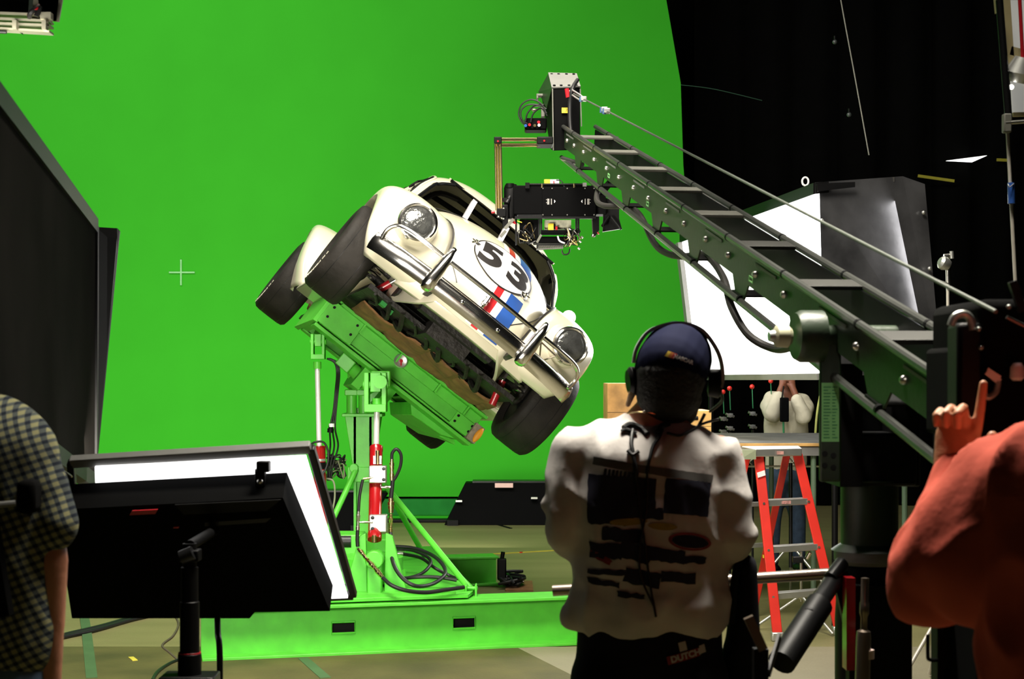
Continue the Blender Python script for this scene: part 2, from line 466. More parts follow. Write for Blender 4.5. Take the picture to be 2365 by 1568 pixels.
# seam rope, tapes and glimpse of light
def rope(name, pts, r, m, label, cat='rope', group=None, n=8, sm=6):
    o = MB().tube(smooth_pts(pts, sm), r, n).build(name, m, ang=60); return tag(o, label, cat, group)
rope('hanging_rope', [P(1925, -110, 15), P(1942, 0, 15), P(1975, 180, 15), P(2007, 358, 15)], 0.006, mat('grey_rope', (0.35, 0.34, 0.3), 0.8), 'thin pale rope hanging in the dark from the top of the frame')
rope('guy_line', [P(1572, 196, 18), P(1650, 206, 18), P(1760, 232, 18)], 0.004, mat('green_line', (0.03, 0.10, 0.06), 0.8), 'thin dark line running right from the upper edge of the green screen', 'line')
for (a, b, lb) in (((2120, 406), (2204, 418), 'longer yellow tape strip on the black curtain under the small white opening'), ((2302, 369), (2326, 370), 'short yellow tape strip on the black curtain beside the pale pole')):
    p, q = P(*a, 19.46), P(*b, 19.46)
    tag(MB().beam(p, q, 0.012, 0.035, (0, 0, 1)).build('tape_strip', M['ylw']), lb, 'tape')
pl = [P(2186, 371, 19.4), P(2246, 374, 19.4), P(2280, 359, 19.4)]
tag(MB().prism(pl, (0, 0.03, 0)).build('window_light', M['emit'], smooth=False), 'small bright white wedge of light high in the dark background', 'light')
for k, (x, y, lb) in enumerate([(1928, 97, 'small round glass bulb by the hanging rope, the higher one'), (1961, 265, 'small round glass bulb by the hanging rope, the lower one')]):
    t = thing('string_bulb', P(x, y, 15.1), lb, 'bulb')
    MB().sphere(P(x, y, 15.1), 0.024).build('globe', mat('dim_glass_%d' % k, (0.06, 0.07, 0.07), 0.1, spec=0.8), t)
    MB().rod(P(x, y - 6, 15.1), P(x, y - 14, 15.1), 0.012, 8).build('socket', M['black'], t)

# a paler slab joint and floor marks
def onfloor(px, py, h=0.0):
    d = F * (EYE - h) / (py - 870); return P(px, py, d)
tag(MB().prism([onfloor(1190, 1495), V((6, onfloor(1190, 1495).y, 0)), V((6, 5.0, 0)), V((1.2, 5.0, 0)), onfloor(1335, 1568)], (0, 0, 0.004)).build('pale_floor_slab', mat('pale_concrete', (0.22, 0.20, 0.125), 0.6, var=0.12, scale=2, bump=0.1), smooth=False),
    'paler slab of concrete floor in front of the green beam', 'floor slab')
tag(MB().prism([onfloor(1190, 1495), onfloor(1335, 1568), V((1.2, 5.0, 0)), V((4.5, 4.8, 0)), V((4.5, 1.2, 0)), V((-7, 1.2, 0)), V((-7, onfloor(1190, 1495).y, 0))], (0, 0, .005)).build('plywood_sheet', mat('dirty_plywood', (.080, .069, .020), .6, var=.35, scale=2.2, bump=.1), smooth=False),  # near end extended unseen under the people to cut floor bounce
    'dirty olive brown plywood sheet on the floor in front of the long green beam', 'floor board')
def tape(pts, w, m, label, name='floor_tape', cat='tape', h=0.008):
    mb = MB()
    for a, b in zip(pts[:-1], pts[1:]):
        mb.beam(onfloor(*a) + V((0, 0, h / 2)), onfloor(*b) + V((0, 0, h / 2)), w, h)
    return tag(mb.build(name, m, smooth=False), label, cat)
tape([(193, 1415), (200, 1460), (212, 1568)], 0.06, M['dkgreen'], 'dark green tape running down the floor by the man in plaid')
tape([(700, 1522), (752, 1568)], 0.06, M['dkgreen'], 'dark green tape crossing the floor below the green beam')
tape([(302, 1520), (312, 1528)], 0.03, M['ylw'], 'small yellow square of tape on the floor at the left', h=0.009)
tape([(1000, 1287), (1060, 1283), (1160, 1279), (1300, 1271)], 0.018, M['ylw'], 'thin yellow dashed line across the floor behind the rig', 'floor_line', 'line')
tape([(1200, 1277), (1206, 1276)], 0.03, M['ball'], 'tiny red mark on the thin yellow floor line')
tape([(1085, 1194), (1180, 1221)], 0.03, M['black'], 'black slanting strip on the floor near the long black floor light', 'floor_strip', 'strip')
rope('orange_cord', [onfloor(700, 1215), onfloor(770, 1232), onfloor(850, 1262), onfloor(960, 1290), onfloor(1060, 1297)], 0.006, M['orange'], 'thin orange cord on the floor behind the rig', 'cord')

# ---------------------------------------------------------------- floor light boxes along the screen
def floor_light(name, x0, x1, y, h, label, sticker=None):
    t = thing(name, (x0, y, 0), label, 'floor light')
    pr = [V((0, y, 0)), V((0, y + 0.45, 0)), V((0, y + 0.62, h)), V((0, y + 0.30, h))]
    b = MB().prism([V((x0 + 0.22 * p.z / h + (0 if p.z else 0), p.y, p.z)) for p in pr], (x1 - x0, 0, 0))
    b.build('light_housing', M['camblk'], t, bevel=0.01)
    MB().span((x0 + 0.3, y + 0.33, h), (x1 + 0.1, y + 0.60, h + 0.02)).build('rim', M['darkmetal'], t)
    k = 0
    for f in (0.05, 0.95):
        MB().box((x0 + (x1 - x0) * f, y + 0.2, 0.03), (0.12, 0.5, 0.06)).build('foot', M['black'], t)
    if sticker:
        MB().obox(sticker, (0.10, 0, 0), (0, 0.008, 0.024), (0, -0.003, 0.001)).build('sticker', mat('pink_sticker', (0.75, 0.5, 0.45), 0.6), t, smooth=False, label='pinkish label')
    for px_ in ((1234, 1150), (1060, 1157)):
        q = P(*px_, y + 0.13)
        if x0 < q.x < x1: MB().obox(q, (0.035, 0, 0), (0, 0.02, 0), (0, 0, 0.010)).build('handle', M['alu'], t)
    return t
floor_light('floor_light', -0.74, 1.15, 17.0, 0.44, 'long low black light housing on the floor before the green screen', P(1164, 1121, 17.22))
floor_light('floor_light', -3.2, -1.55, 16.4, 0.38, 'low black light housing on the floor behind the green column')
# ================================================================ the car (local axes: x image right, y rearward, z up)
def interp(xs, ys, x):
    n = len(xs)
    if x <= xs[0]: return ys[0]
    if x >= xs[-1]: return ys[-1]
    i = max(k for k in range(n - 1) if xs[k] <= x)
    d = [(ys[k + 1] - ys[k]) / (xs[k + 1] - xs[k]) for k in range(n - 1)]
    def m(k):
        if k == 0: return d[0]
        if k == n - 1: return d[-1]
        if d[k - 1] * d[k] <= 0: return 0.0
        return 2 * d[k - 1] * d[k] / (d[k - 1] + d[k])
    h = xs[i + 1] - xs[i]; t = (x - xs[i]) / h
    return (ys[i] * (1 + 2 * t) * (1 - t) ** 2 + m(i) * h * t * (1 - t) ** 2 + ys[i + 1] * t * t * (3 - 2 * t) + m(i + 1) * h * t * t * (t - 1))

RC = Matrix(((0.76720367, -0.26100143, 0.58589827), (0.19344945, 0.96508423, 0.17660614), (-0.61153564, -0.02215118, 0.79090675)))
MCAR = Matrix.Translation(V((-0.648, 9.614, 1.61))) @ RC.to_4x4()
def cw(x, y, z): return MCAR @ V((x, y, z))
car = thing('car', None, 'ivory old round-fendered car with number 53, tilted steeply on the green motion base', 'car', M=MCAR)

YS = [-.665, -.66, -.645, -.62, -.575, -.50, -.38, -.2, 0, .25, .45, .60, .75, .95, 1.15, 1.4, 1.7, 2.0, 2.3, 2.6, 2.85, 3.02, 3.1]
HW = [.25, .27, .29, .31, .335, .365, .405, .45, .49, .535, .58, .615, .64, .66, .67, .675, .67, .64, .59, .50, .38, .24, .15]
ZT = [.50, .55, .60, .65, .715, .79, .878, .975, 1.05, 1.11, 1.14, 1.24, 1.345, 1.46, 1.515, 1.54, 1.515, 1.43, 1.28, 1.06, .86, .68, .60]
ZW = [.40, .42, .44, .47, .51, .56, .62, .68, .74, .81, .86, .88, .90, .92, .93, .93, .92, .89, .84, .76, .66, .55, .48]
ZB = [.37, .345, .33, .315, .30, .29, .28, .27, .26, .25, .25, .25, .25, .25, .25, .25, .25, .26, .28, .32, .36, .40, .42]
NN = [2.0, 2.0, 2.1, 2.1, 2.15, 2.2, 2.2, 2.2, 2.2, 2.3, 2.5, 2.8, 3.0, 3.0, 2.9, 2.8, 2.7, 2.5, 2.3, 2.2, 2.1, 2.0, 2.0]
def section(y, x0=1.0):
    hw, zt, zw, zb_, n = (interp(YS, A, y) for A in (HW, ZT, ZW, ZB, NN))
    pts = []
    for i in range(9): # side wall up
        t = i / 8
        pts.append(V((hw * (0.93 + 0.07 * math.sin(t * PI / 2)), y, zb_ + (zw - zb_) * t)))
    for i in range(1, 25):
        a = i / 24 * PI / 2
        pts.append(V((hw * max(math.cos(a), 0) ** (2 / n), y, zw + (zt - zw) * math.sin(a) ** (2 / n))))
    return pts
rows = []
def bodyz_(x, y):
    hw, zt, zw, n = (interp(YS, A, y) for A in (HW, ZT, ZW, NN))
    return zw + (zt - zw) * math.sin(math.acos(min(x / hw, .999) ** (n / 2))) ** (2 / n)
ys = [-.665, -.663, -.66, -.653, -.645, -.633, -.62, -.60, -.575, -.54]
y = -.50
while y < 3.1: ys.append(y); y += 0.05
ys += [3.1]
for y in ys:
    h = section(y)
    rows.append([V((-p.x, p.y, p.z)) for p in h[:-1]] + [h[-1]] + [p for p in h[-2::-1]])
mb = MB(); mb.grid(rows, flip=False)
n = len(rows[0])
mb.f.append(tuple(range(n)))
body = mb.build('body_shell', M['paint'], car, local=True, solid=0, fixn=True, ang=50)
def cutter(mbx):
    o = mbx.build('cutter', M['paint'], car, local=True, smooth=False, fixn=True); return o
def rrect(cx, cz, hx, hz, r, n=6, taper=0.0):
    out = []
    for (sx, sz, a0) in ((1, 1, 0), (-1, 1, 90), (-1, -1, 180), (1, -1, 270)):
        for k in range(n + 1):
            a = math.radians(a0 + 90 * k / n)
            x = sx * (hx - r) + r * math.cos(a); z = sz * (hz - r) + r * math.sin(a)
            out.append((cx + x * (1 - taper * (z / hz)), cz + z))
    return out
md = body.modifiers.new('s', 'SOLIDIFY'); md.thickness = 0.02; md.offset = -1
# windscreen opening, lower edge bowed down at the cowl corners
ws = []
for (x, z) in rrect(0, 1.248, 0.565, 0.182, 0.09, taper=0.06):
    z -= (0.07 if z < 1.2 else .085) * (abs(x) / 0.56) ** 2.0
    while bodyz_(abs(x), .80 + .16 * (1 - min(1, (abs(x) / .56) ** 2))) < z + .01: x *= .99
    ws.append((x, z))
cut = [MB().prism([V((x, 0.30, z)) for x, z in ws], (0, 0.68, 0))]
sidew = [(0.76, .985), (0.845, 1.19), (.98, 1.33), (1.15, 1.38), (1.36, 1.375), (1.43, 1.32), (1.43, .985)]
rearw = [(1.53, .985), (1.53, 1.26), (1.60, 1.31), (1.78, 1.27), (1.98, 1.15), (2.05, 1.04), (2.0, .985)]
for s in (-1, 1):
    for W_ in (sidew, rearw):
        cut.append(MB().prism([V((s * 0.30, yy, zz)) for yy, zz in W_], (s * 0.6, 0, 0)))
cos = [cutter(c) for c in cut]
for c in cos:
    m_ = body.modifiers.new('b', 'BOOLEAN'); m_.object = c; m_.operation = 'DIFFERENCE'; m_.solver = 'EXACT'
bake(body)
for c in cos: bpy.data.objects.remove(c)
body.data.set_sharp_from_angle(angle=math.radians(40))

def bodyz(x, y):
    """height of the upper body surface at (x,y)"""
    hw, zt, zw, n = (interp(YS, A, y) for A in (HW, ZT, ZW, NN))
    c = min(abs(x) / hw, 0.999)
    a = math.acos(c ** (n / 2))
    return zw + (zt - zw) * math.sin(a) ** (2 / n)
TREE = bvh_of(body)
def hit(o, d):
    h = TREE.ray_cast(V(o), V(d).normalized()); return h[0], h[1]

# window rubbers and inner trim
def ring_on(W_, d, r, m, name, s=1, lift=0.0):
    pts = []
    for p in W_:
        pts.append(V(p))
    return MB().tube(smooth_pts(pts + [pts[0]], 3)[:-1], r, 8, closed=True).build(name, m, car, local=True)
def wpt(x, z):
    lo, hi = 0.30, 1.2
    # find y where body top surface at x reaches z
    for _ in range(30):
        md_ = (lo + hi) / 2
        if bodyz(x, md_) < z: lo = md_
        else: hi = md_
    return V((x, lo - 0.004, z))
ring_on([wpt(x, z) for x, z in ws], 0, 0.011, M['black'], 'windscreen_rubber')
wsb = [(x * 1.03, 1.2 + (z - 1.2) * 1.06) for x, z in ws]
ring_on([wpt(x, z) + V((0, 0.0, 0.0)) for x, z in wsb], 0, 0.006, M['paint'], 'windscreen_bead')
for s in (-1, 1):
    for W_ in (sidew, rearw):
        pts = []
        for yy, zz in W_:
            h, nn = hit((s * 1.2, yy + (0.015 if yy < 1.3 else -0.015), zz + (0.01 if zz < 1.1 else -0.01)), (-s, 0, 0))
            # surface point from the analytic section
            hw, zt, zw, n_ = (interp(YS, A, yy) for A in (HW, ZT, ZW, NN))
            q = max(0, min(1, (zz - zw) / (zt - zw)))
            a = math.asin(q ** (n_ / 2)); pts.append(V((s * (hw * math.cos(a) ** (2 / n_) + 0.002), yy, zz)))
        MB().tube(smooth_pts(pts + [pts[0]], 3)[:-1], 0.010, 8, closed=True).build('window_rubber', M['black'], car, local=True)
        ctr = sum(pts, V((0, 0, 0))) / len(pts); gp = [V((p_.x - s * .012, p_.y, p_.z)) for p_ in [ctr] + pts]
        MB().add(gp, [(0, 1 + k, 1 + (k + 1) % len(pts)) for k in range(len(pts))]).build('side_glass', M['glassd'], car, local=True)
# drip rail
for s in (-1, 1):
    pts = []
    for yy in [0.70, .82, .95, 1.1, 1.3, 1.5, 1.7, 1.9, 2.1, 2.25]:
        zz = interp([.70, .95, 1.3, 1.7, 2.25], [1.04, 1.34, 1.39, 1.35, .98], yy)
        hw, zt, zw, n_ = (interp(YS, A, yy) for A in (HW, ZT, ZW, NN))
        q = max(0, min(1, (zz - zw) / (zt - zw))); a = math.asin(q ** (n_ / 2))
        pts.append(V((s * (hw * math.cos(a) ** (2 / n_) + 0.006), yy, zz)))
    MB().tube(smooth_pts(pts, 4), 0.009, 6).build('drip_rail', M['paint'], car, local=True)

# bonnet seam
for s in (-1, 1):
    pts = []
    for yy in [-.655, -.62, -.575, -.50, -.38, -.2, 0, .2, .36, .42, .44]:
        hw, zt, zw, n_ = (interp(YS, A, yy) for A in (HW, ZT, ZW, NN))
        fr = interp([-.655, -.60, -.5, .2, .42, .44], [.72, .84, .90, .93, .80, .55], yy)
        pts.append(V((s * hw * fr, yy - 0.001, bodyz(hw * fr, yy) + 0.001)))
    for xx in (.22, .1, 0): pts.append(V((s * xx, .452, bodyz(xx, .452) + 0.001)))
    MB().tube(smooth_pts(pts, 4), 0.0035, 6).build('bonnet_seam', M['ink'], car, local=True)
pts = [V((0, yy, bodyz(0, yy) + 0.0)) for yy in [-.655, -.63, -.60, -.55, -.5, -.4, -.3, -.15, 0, .15, .3, .44]]
MB().tube(smooth_pts(pts, 4), 0.0045, 6).build('bonnet_crease', M['paint'], car, local=True)
# bonnet latch handle
hb = MB(); q = V((0, -.664, .60))
hb.tube(smooth_pts([V((0, -.655, .505)), V((0, -.69, .51)), V((0, -.695, .54)), V((0, -.68, .60)), V((0, -.65, .61))], 4), 0.011, 8)
hb.sphere((0, -.655, .53), (0.03, 0.012, 0.055))
hb.build('bonnet_handle', M['chrome'], car, local=True)

# ---- number roundel, digits, stripes
D_ = V((0, 0.606, -0.795)).normalized(); U_ = V((1, 0, 0)); W_ = V((0, 0.795, 0.606))
O_ = V((0, -.415, .83)) - D_ * 0.7
def dec(name, poly, m, off, ml=0.03, U=U_, Wv=W_, O=O_): return decal(name, poly[0], poly[1], O, U, Wv, D_, TREE, m, car, off, ml)
vs = [(x, z) for x, z in ellpoly(0, 0, .245, .245)[0]]
for (a, b, m) in ((.012, .060, 'redstripe'), (.060, .105, 'white'), (.105, .205, 'bluestripe'), (-.03, .012, 'white')):
    dec('stripe', rectpoly(a, -.16, b, 1.0), M[m], 0.0025, 0.04)
    decal('stripe', *rectpoly(a, .36, b, .70), V((0, -1.2, 0)), V((1, 0, 0)), V((0, 0, 1)), V((0, 1, 0)), TREE, M[m], car, .002, .04)
dec('roundel', ellpoly(0, 0, .212, .235), M['white'], 0.0045, 0.03)
dec('roundel_outline', ellpoly(0, 0, .219, .242, 64, .210, .233), M['ink'], 0.006, 0.03)
def digit(ch, cx, cz, sx, sz):
    v, f = glyph_polys(ch, 1.0, 0.04)
    xs = [p.x for p in v]; zs = [p.y for p in v]
    mx, mz = (min(xs) + max(xs)) / 2, (min(zs) + max(zs)) / 2; w_, h_ = max(xs) - min(xs), max(zs) - min(zs)
    return [(cx + (p.x - mx) / w_ * sx, cz + (p.y - mz) / h_ * sz) for p in v], f
for ch, cx in (('5', -.103), ('3', .103)):
    vs, fs = digit(ch, cx, 0.0, .155, .28)
    dec('number_digit', (vs, fs), M['ink'], 0.0075, 0.03)
# clear reinforcing pins at the roundel edge
for (x, z) in ((-.215, .02), (.185, -.135)):
    O2 = O_ + U_ * x + W_ * z; h, nn = hit(O2, D_)
    if h:
        b = MB(); b.lathe([(.026, 0), (.026, .01), (.012, .014), (.010, .03), (.0, .032)], h, nn, 12)
        b.tube([h + nn * .02 + V((-.03, 0, 0)), h + nn * .02 + V((.03, 0, 0))], .004, 6)
        b.build('bonnet_pin', M['chrome'], car, local=True)

# ---- fenders
def fender(s, crown, lip, xin, xout, ub, name, p1=0.8, p2=0.55, nu=44, nv=18):
    """crown / lip: side-view curves (y,z) sharing a parameter; xin / xout along it"""
    t_ = [k / (len(crown) - 1) for k in range(len(crown))]
    rows = []
    for i in range(nu + 1):
        u = i / nu
        cy, cz = interp(t_, [c[0] for c in crown], u), interp(t_, [c[1] for c in crown], u)
        ly, lz = interp(t_, [c[0] for c in lip], u), interp(t_, [c[1] for c in lip], u)
        xi, xo = interp(t_, xin, u), interp(t_, xout, u)
        row = []
        for j in range(nv + 1):
            ph = PI / 2 * j / nv
            sx = math.sin(ph) ** p1; c = max(math.cos(ph), 0) ** p2
            c2 = c * (0.90 + 0.10 * math.sin(min(1, sx * 1.6) * PI / 2))
            row.append(V((s * (xi + (xo - xi) * sx), ly + (cy - ly) * c2, lz + (cz - lz) * c2)))
        row.append(row[-1] + V((-s * 0.03, 0, 0)) + (V((0, 0.0, 0))))
        rows.append(row)
    mb = MB(); mb.grid(rows)
    return mb.build(name, M['paint'], car, local=True, solid=0.012, fixn=True, ang=60)
fcrown = [(-.56, .335), (-.61, .37), (-.64, .44), (-.63, .57), (-.59, .70), (-.53, .79), (-.39, .862), (-.20, .897), (.0, .872), (.22, .77), (.42, .60), (.58, .40), (.70, .30)]
def arc(c, R, a0, a1, n):
    return [(c[0] - R * math.cos(math.radians(a0 + (a1 - a0) * k / (n - 1))), c[1] + R * math.sin(math.radians(a0 + (a1 - a0) * k / (n - 1)))) for k in range(n)]
flip_ = arc((-.03, .40), .37, -6, 200, 13)
fxi = [.30, .305, .31, .32, .34, .37, .41, .45, .48, .51, .54, .57, .60]
fxo = [.70, .76, .80, .82, .83, .835, .84, .84, .835, .82, .80, .77, .72]
def fat(y_, z_):  # crude outward push
    return 0
for s in (-1, 1):
    fender(s, fcrown, flip_, fxi, [v_ * (1.01 if s < 0 else .965) for v_ in fxo], 0, 'front_fender')
    pts = []
    t_ = [k / 12 for k in range(13)]
    for i in range(1, 34):
        u = i / 34
        cy, cz = interp(t_, [c[0] for c in fcrown], u), interp(t_, [c[1] for c in fcrown], u)
        ly, lz = interp(t_, [c[0] for c in flip_], u), interp(t_, [c[1] for c in flip_], u)
        xi = interp(t_, fxi, u)
        pts.append(V((s * (xi + 0.004), ly + (cy - ly) * .905, lz + (cz - lz) * .905)))
    MB().tube(pts, 0.007, 6).build('fender_beading', M['ink'], car, local=True)
rcrown = [(1.62, .30), (1.75, .47), (1.92, .68), (2.12, .82), (2.35, .88), (2.6, .85), (2.82, .75), (2.98, .60), (3.05, .42)]
rlip = arc((2.4, .40), .38, -20, 200, 9)
rxi = [.60, .60, .58, .56, .52, .46, .38, .30, .24]
rxo = [.80, .88, .92, .93, .93, .91, .84, .78, .70]
for s in (-1, 1): fender(s, rcrown, rlip, rxi, rxo, 0, 'rear_fender')
# running boards
for s in (-1, 1):
    MB().span((s * .58, .52, .255), (s * .78, 1.75, .285)).build('running_board', M['paint'], car, local=True, bevel=.008)

rows = []
for k in range(33):
    x = -.48 + .03 * k
    yy = -.655 + .05 * (abs(x) / .36) ** 2
    rows.append([V((x, yy + .05, .46)), V((x, yy + .0, .44)), V((x, yy - .012, .40)), V((x, yy, .36)), V((x, yy + .02, .325)), V((x, yy + .05, .318))])
MB().grid(rows).build('front_apron', M['paint'], car, local=True, solid=.01, fixn=True)
# ---- headlamps
for s in (-1, 1):
    c = V((s * .578 - .012, -.655, .66)); nrm = V((s * 0.10, -1, 0.10)).normalized()
    hl = MB(); hl.lathe([(.150, -.22), (.138, -.10), (.118, -.02), (.104, .006)], c, nrm, 40, caps=False)
    bowl = hl.build('lamp_bowl', M['paint'], car, local=True)
    ri = MB(); ri.lathe([(.112, -.012), (.118, .004), (.114, .018), (.104, .024), (.096, .016), (.096, .0)], c, nrm, 40, caps=False)
    rim = ri.build('headlamp_rim', M['chrome'], car, local=True)
    le = MB(); le.lathe([(.098, .006), (.091, .016), (.07, .025), (.045, .031), (.02, .033), (0.001, .0335)], c, nrm, 40)
    o = le.build('headlamp_lens', M['lens'], rim, local=True)
    MB().obox(c + nrm * .012 + V((0, 0, -.108)), (.014, 0, 0), (0, .02, 0), (0, 0, .012)).build('rim_clip', M['chrome'], rim, local=True, bevel=.003)
# small round signal lamp on the right fender, round mirror
ml = MB(); ml.sphere((.60, .04, .955), (.047, .030, .047)); ml.rod((.60, .05, .88), (.60, .05, .94), .012)
ml.build('side_mirror', M['white'], car, local=True)

# ---- bumper
def blade(z0, prof, xs):
    rows = []
    for x in xs:
        y0 = interp([0, .25, .5, .68, .76], [-.80, -.785, -.74, -.66, -.60], abs(x))
        rows.append([V((x, y0 - dy, z0 + dz)) for dy, dz in prof])
    return rows
prof = [(0, -.058), (.010, -.060), (.018, -.050), (.030, -.032), (.038, 0), (.030, .032), (.018, .046), (.010, .052), (0, .050), (.004, .03), (.012, 0), (.004, -.03)]
xs = [-.735 + 1.47 * k / 48 for k in range(49)]
mb = MB(); rws = blade(.425, prof, xs); mb.grid(rws, closed=True); m_ = len(prof)
for e, rev in ((0, False), (48, True)):
    c = sum(rws[e], V((0, 0, 0))) / m_ + V(((-1 if e == 0 else 1) * .012, 0, 0)); b = len(mb.v); mb.v.append(c)
    for k in range(m_):
        a_, b_ = e * m_ + k, e * m_ + (k + 1) % m_
        mb.f.append((a_, b_, b) if rev else (b_, a_, b))
mb.build('bumper_blade', M['chrome'], car, local=True, fixn=True, ang=50)
for s in (-1, 1):
    x = s * .345; ov = []
    for (z, w_, dp) in ((.345, .012, .010), (.352, .030, .035), (.375, .040, .055), (.42, .042, .062), (.50, .036, .066), (.58, .028, .060), (.625, .022, .046), (.645, .014, .026), (.652, .004, .008)):
        yc = -.795 - dp * .45
        ov.append([V((x + w_ * math.cos(a), yc + dp * .62 * math.sin(a), z + .012 * math.sin(a) * 0)) for a in [2 * PI * k / 20 for k in range(20)]])
    b = MB(); b.grid(ov, closed=True); b.f.append(tuple(range(19, -1, -1))); b.f.append(tuple(8 * 20 + k for k in range(20)))
    b.build('overrider', M['chrome'], car, local=True, fixn=True)
    MB().beam((s * .30, -.75, .40), (s * .30, -.45, .36), .03, .05).build('bumper_bracket', M['darkmetal'], car, local=True)
    g = MB(); g.tube(smooth_pts([(s * .345, -.815, .565), (s * .50, -.79, .57), (s * .62, -.745, .572), (s * .68, -.71, .555), (s * .705, -.685, .51), (s * .70, -.675, .45)], 6), .0135, 10)
    g.build('bumper_end_tube', M['chrome'], car, local=True)
    MB().sphere((s * .13, -.835, .425), (.012, .006, .012), 10, 6).build('bumper_bolt', M['chrome'], car, local=True)
MB().tube(smooth_pts([(-.345, -.815, .565), (0, -.835, .565), (.345, -.815, .565)], 8), .0135, 10).build('bumper_tube', M['chrome'], car, local=True)
tw = MB()
for a, b in (((.40, -.70, .56), (.47, -.66, .47)), ((.47, -.66, .47), (.52, -.70, .55)), ((.40, -.70, .56), (.52, -.70, .55))): tw.rod(a, b, .005, 6)
tw.build('wire_bracket', M['copper'], car, local=True)

# ---- tyres and wheels
def wheel(x, y, z, R_, wd, s, steer=0.0, name='front_tyre'):
    o_ = V((x, y, z)); ax = V((s * math.cos(steer), math.sin(steer) * s, 0))
    hw = wd / 2
    pr_ = [(.19, -hw * .82), (.215, -hw * .97), (R_ * .80, -hw * 1.06), (R_ * .93, -hw * 1.0), (R_ * .985, -hw * .86), (R_, -hw * .62), (R_ * 1.004, 0), (R_, hw * .62), (R_ * .985, hw * .86), (R_ * .93, hw * 1.0), (R_ * .80, hw * 1.06), (.215, hw * .97), (.19, hw * .82)]
    t = MB().lathe(pr_, o_, ax, 64, caps=False).build(name, M['rubber'], car, local=True, ang=60)
    for f in (-.28, .25):
        MB().lathe([(R_ * 1.0005, f * wd - .002), (R_ * 1.0035, f * wd - .001), (R_ * 1.0035, f * wd + .001), (R_ * 1.0005, f * wd + .002)], o_, ax, 64, caps=False).build('mould_line', M['darkmetal'], t, local=True)
    r_ = MB().lathe([(.19, -hw * .8), (.175, -hw * .6), (.17, hw * .5), (.10, hw * .45), (.07, hw * .6), (.0, hw * .62)], o_, ax, 40).build('wheel_rim', M['darkmetal'], t, local=True)
    # worn white lettering marks around the outer wall
    lm = MB()
    for k in range(9):
        a = math.radians(205 + k * 8.5) if s < 0 else math.radians(20 + k * 8.5)
        for q in (-.5, .5) if k % 2 else (0,):
            c = o_ + ax * (hw * 1.05) + V((0, math.cos(a), math.sin(a))) * (R_ * .86)
            lm.obox(c + V((0, -math.sin(a), math.cos(a))) * q * .016, ax * .002, V((0, math.cos(a), math.sin(a))) * .014, V((0, -math.sin(a), math.cos(a))) * .0035)
            if q == 0: lm.obox(c + V((0, math.cos(a), math.sin(a))) * .012, ax * .002, V((0, math.cos(a), math.sin(a))) * .003, V((0, -math.sin(a), math.cos(a))) * .010)
    lm.build('sidewall_lettering', mat('worn_white_paint', (.5, .47, .38), .7, var=.4), t, local=True, label='worn white sidewall lettering')
for s in (-1, 1):
    wheel(s * .745, -.06, .37 - (.02 if s > 0 else 0), .305, .245, s, 0.0)
    wheel(s * .785 - (.07 if s > 0 else 0), 2.40, .37 - (.045 if s > 0 else 0), .315, .27, s, 0, 'rear_tyre')

# ---- underside
MB().span((-.56, -.30, .245), (.56, 2.9, .275)).build('floor_pan', M['under'], car, local=True)
ub = MB()
ub.prism([V((x, -.52, z)) for x, z in ((-.26, .30), (.26, .30), (.30, .52), (-.30, .52))], (0, .10, 0))
ub.span((-.14, -.45, .22), (.14, .30, .32)); ub.rod((-.50, -.10, .30), (.50, -.10, .30), .035); ub.rod((-.50, .02, .36), (.50, .02, .36), .03)
ub.build('front_axle_beam', M['under'], car, local=True)
for s in (-1, 1):
    ub = MB(); ub.rod((s * .40, -.12, .33), (s * .66, -.05, .37), .028); ub.rod((s * .40, -.02, .42), (s * .66, -.05, .44), .02)
    ub.sphere((s * .62, -.05, .37), (.04, .09, .10))
    ub.build('suspension_arm', M['under'], car, local=True)
for s in (-1, 1):
    b = MB(); c0, c1 = V((s * .50, -.14, .18 if s > 0 else .26)), V((s * .42, -.20, .46))
    MB().rod(c0, c0.lerp(c1, .55), .024).build('shock_absorber', M['redpart'], car, local=True, label='red shock absorber')
    MB().rod(c0.lerp(c1, .5), c1, .012).build('shock_rod', M['steel'], car, local=True)
    sp = [V((s * .60, -.12, .33)) + V((.035 * math.cos(t * .7), .035 * math.sin(t * .7), 0)) + V((-s * .0045 * t * .4, 0, .003 * t)) for t in range(54)]
    MB().tube(sp, .008, 6).build('coil_spring', M['steel'], car, local=True)
# wheel arch liners
for s in (-1, 1):
    MB().span((s * .40, -.42, .30), (s * .415, .50, .80)).build('arch_liner', M['under'], car, local=True)
# crumpled brown board under the belly
rows = []
for i in range(26):
    row = []
    for j in range(10):
        x = -.50 + i * .0425; yv = .02 + j * .045
        z = .205 - .03 * (j / 9) + .020 * noise.noise(V((x * 7, yv * 9, 3))) + (.012 if (i % 6 == 0) else 0)
        row.append(V((x, yv - (.10 if 8 < i < 18 else 0) * (1 - j / 9), z)))
    rows.append(row)
MB().grid(rows).build('belly_board', M['card'], car, local=True, solid=.008, ang=25)
# oily pipes and hoses below
for k in range(9):
    x0 = -.50 + .10 * k
    MB().tube(smooth_pts([(x0, -.30, .24 + .02 * math.sin(k)), (x0 + .06, -.15, .20 + .02 * math.cos(k * 2)), (x0 + .03, .0, .23), (x0 + .12, .12, .22)], 4), .010 + .004 * (k % 3), 6).build('under_hose', M['under'], car, local=True)
tg = MB(); tg.span((-.44, -.25, .22), (-.40, -.18, .25)); tg.span((-.36, -.22, .21), (-.34, -.15, .24))
tg.build('green_connector', mat('green_plastic', (.02, .25, .04), .4), car, local=True)
MB().prism([V((-.63, 1.9, .24)), V((-.50, 1.9, .20)), V((-.48, 2.2, .20)), V((-.60, 2.25, .26))], (0, 0, .02)).build('bent_board', M['card'], car, local=True, label='bent brown board at the rear wheel')

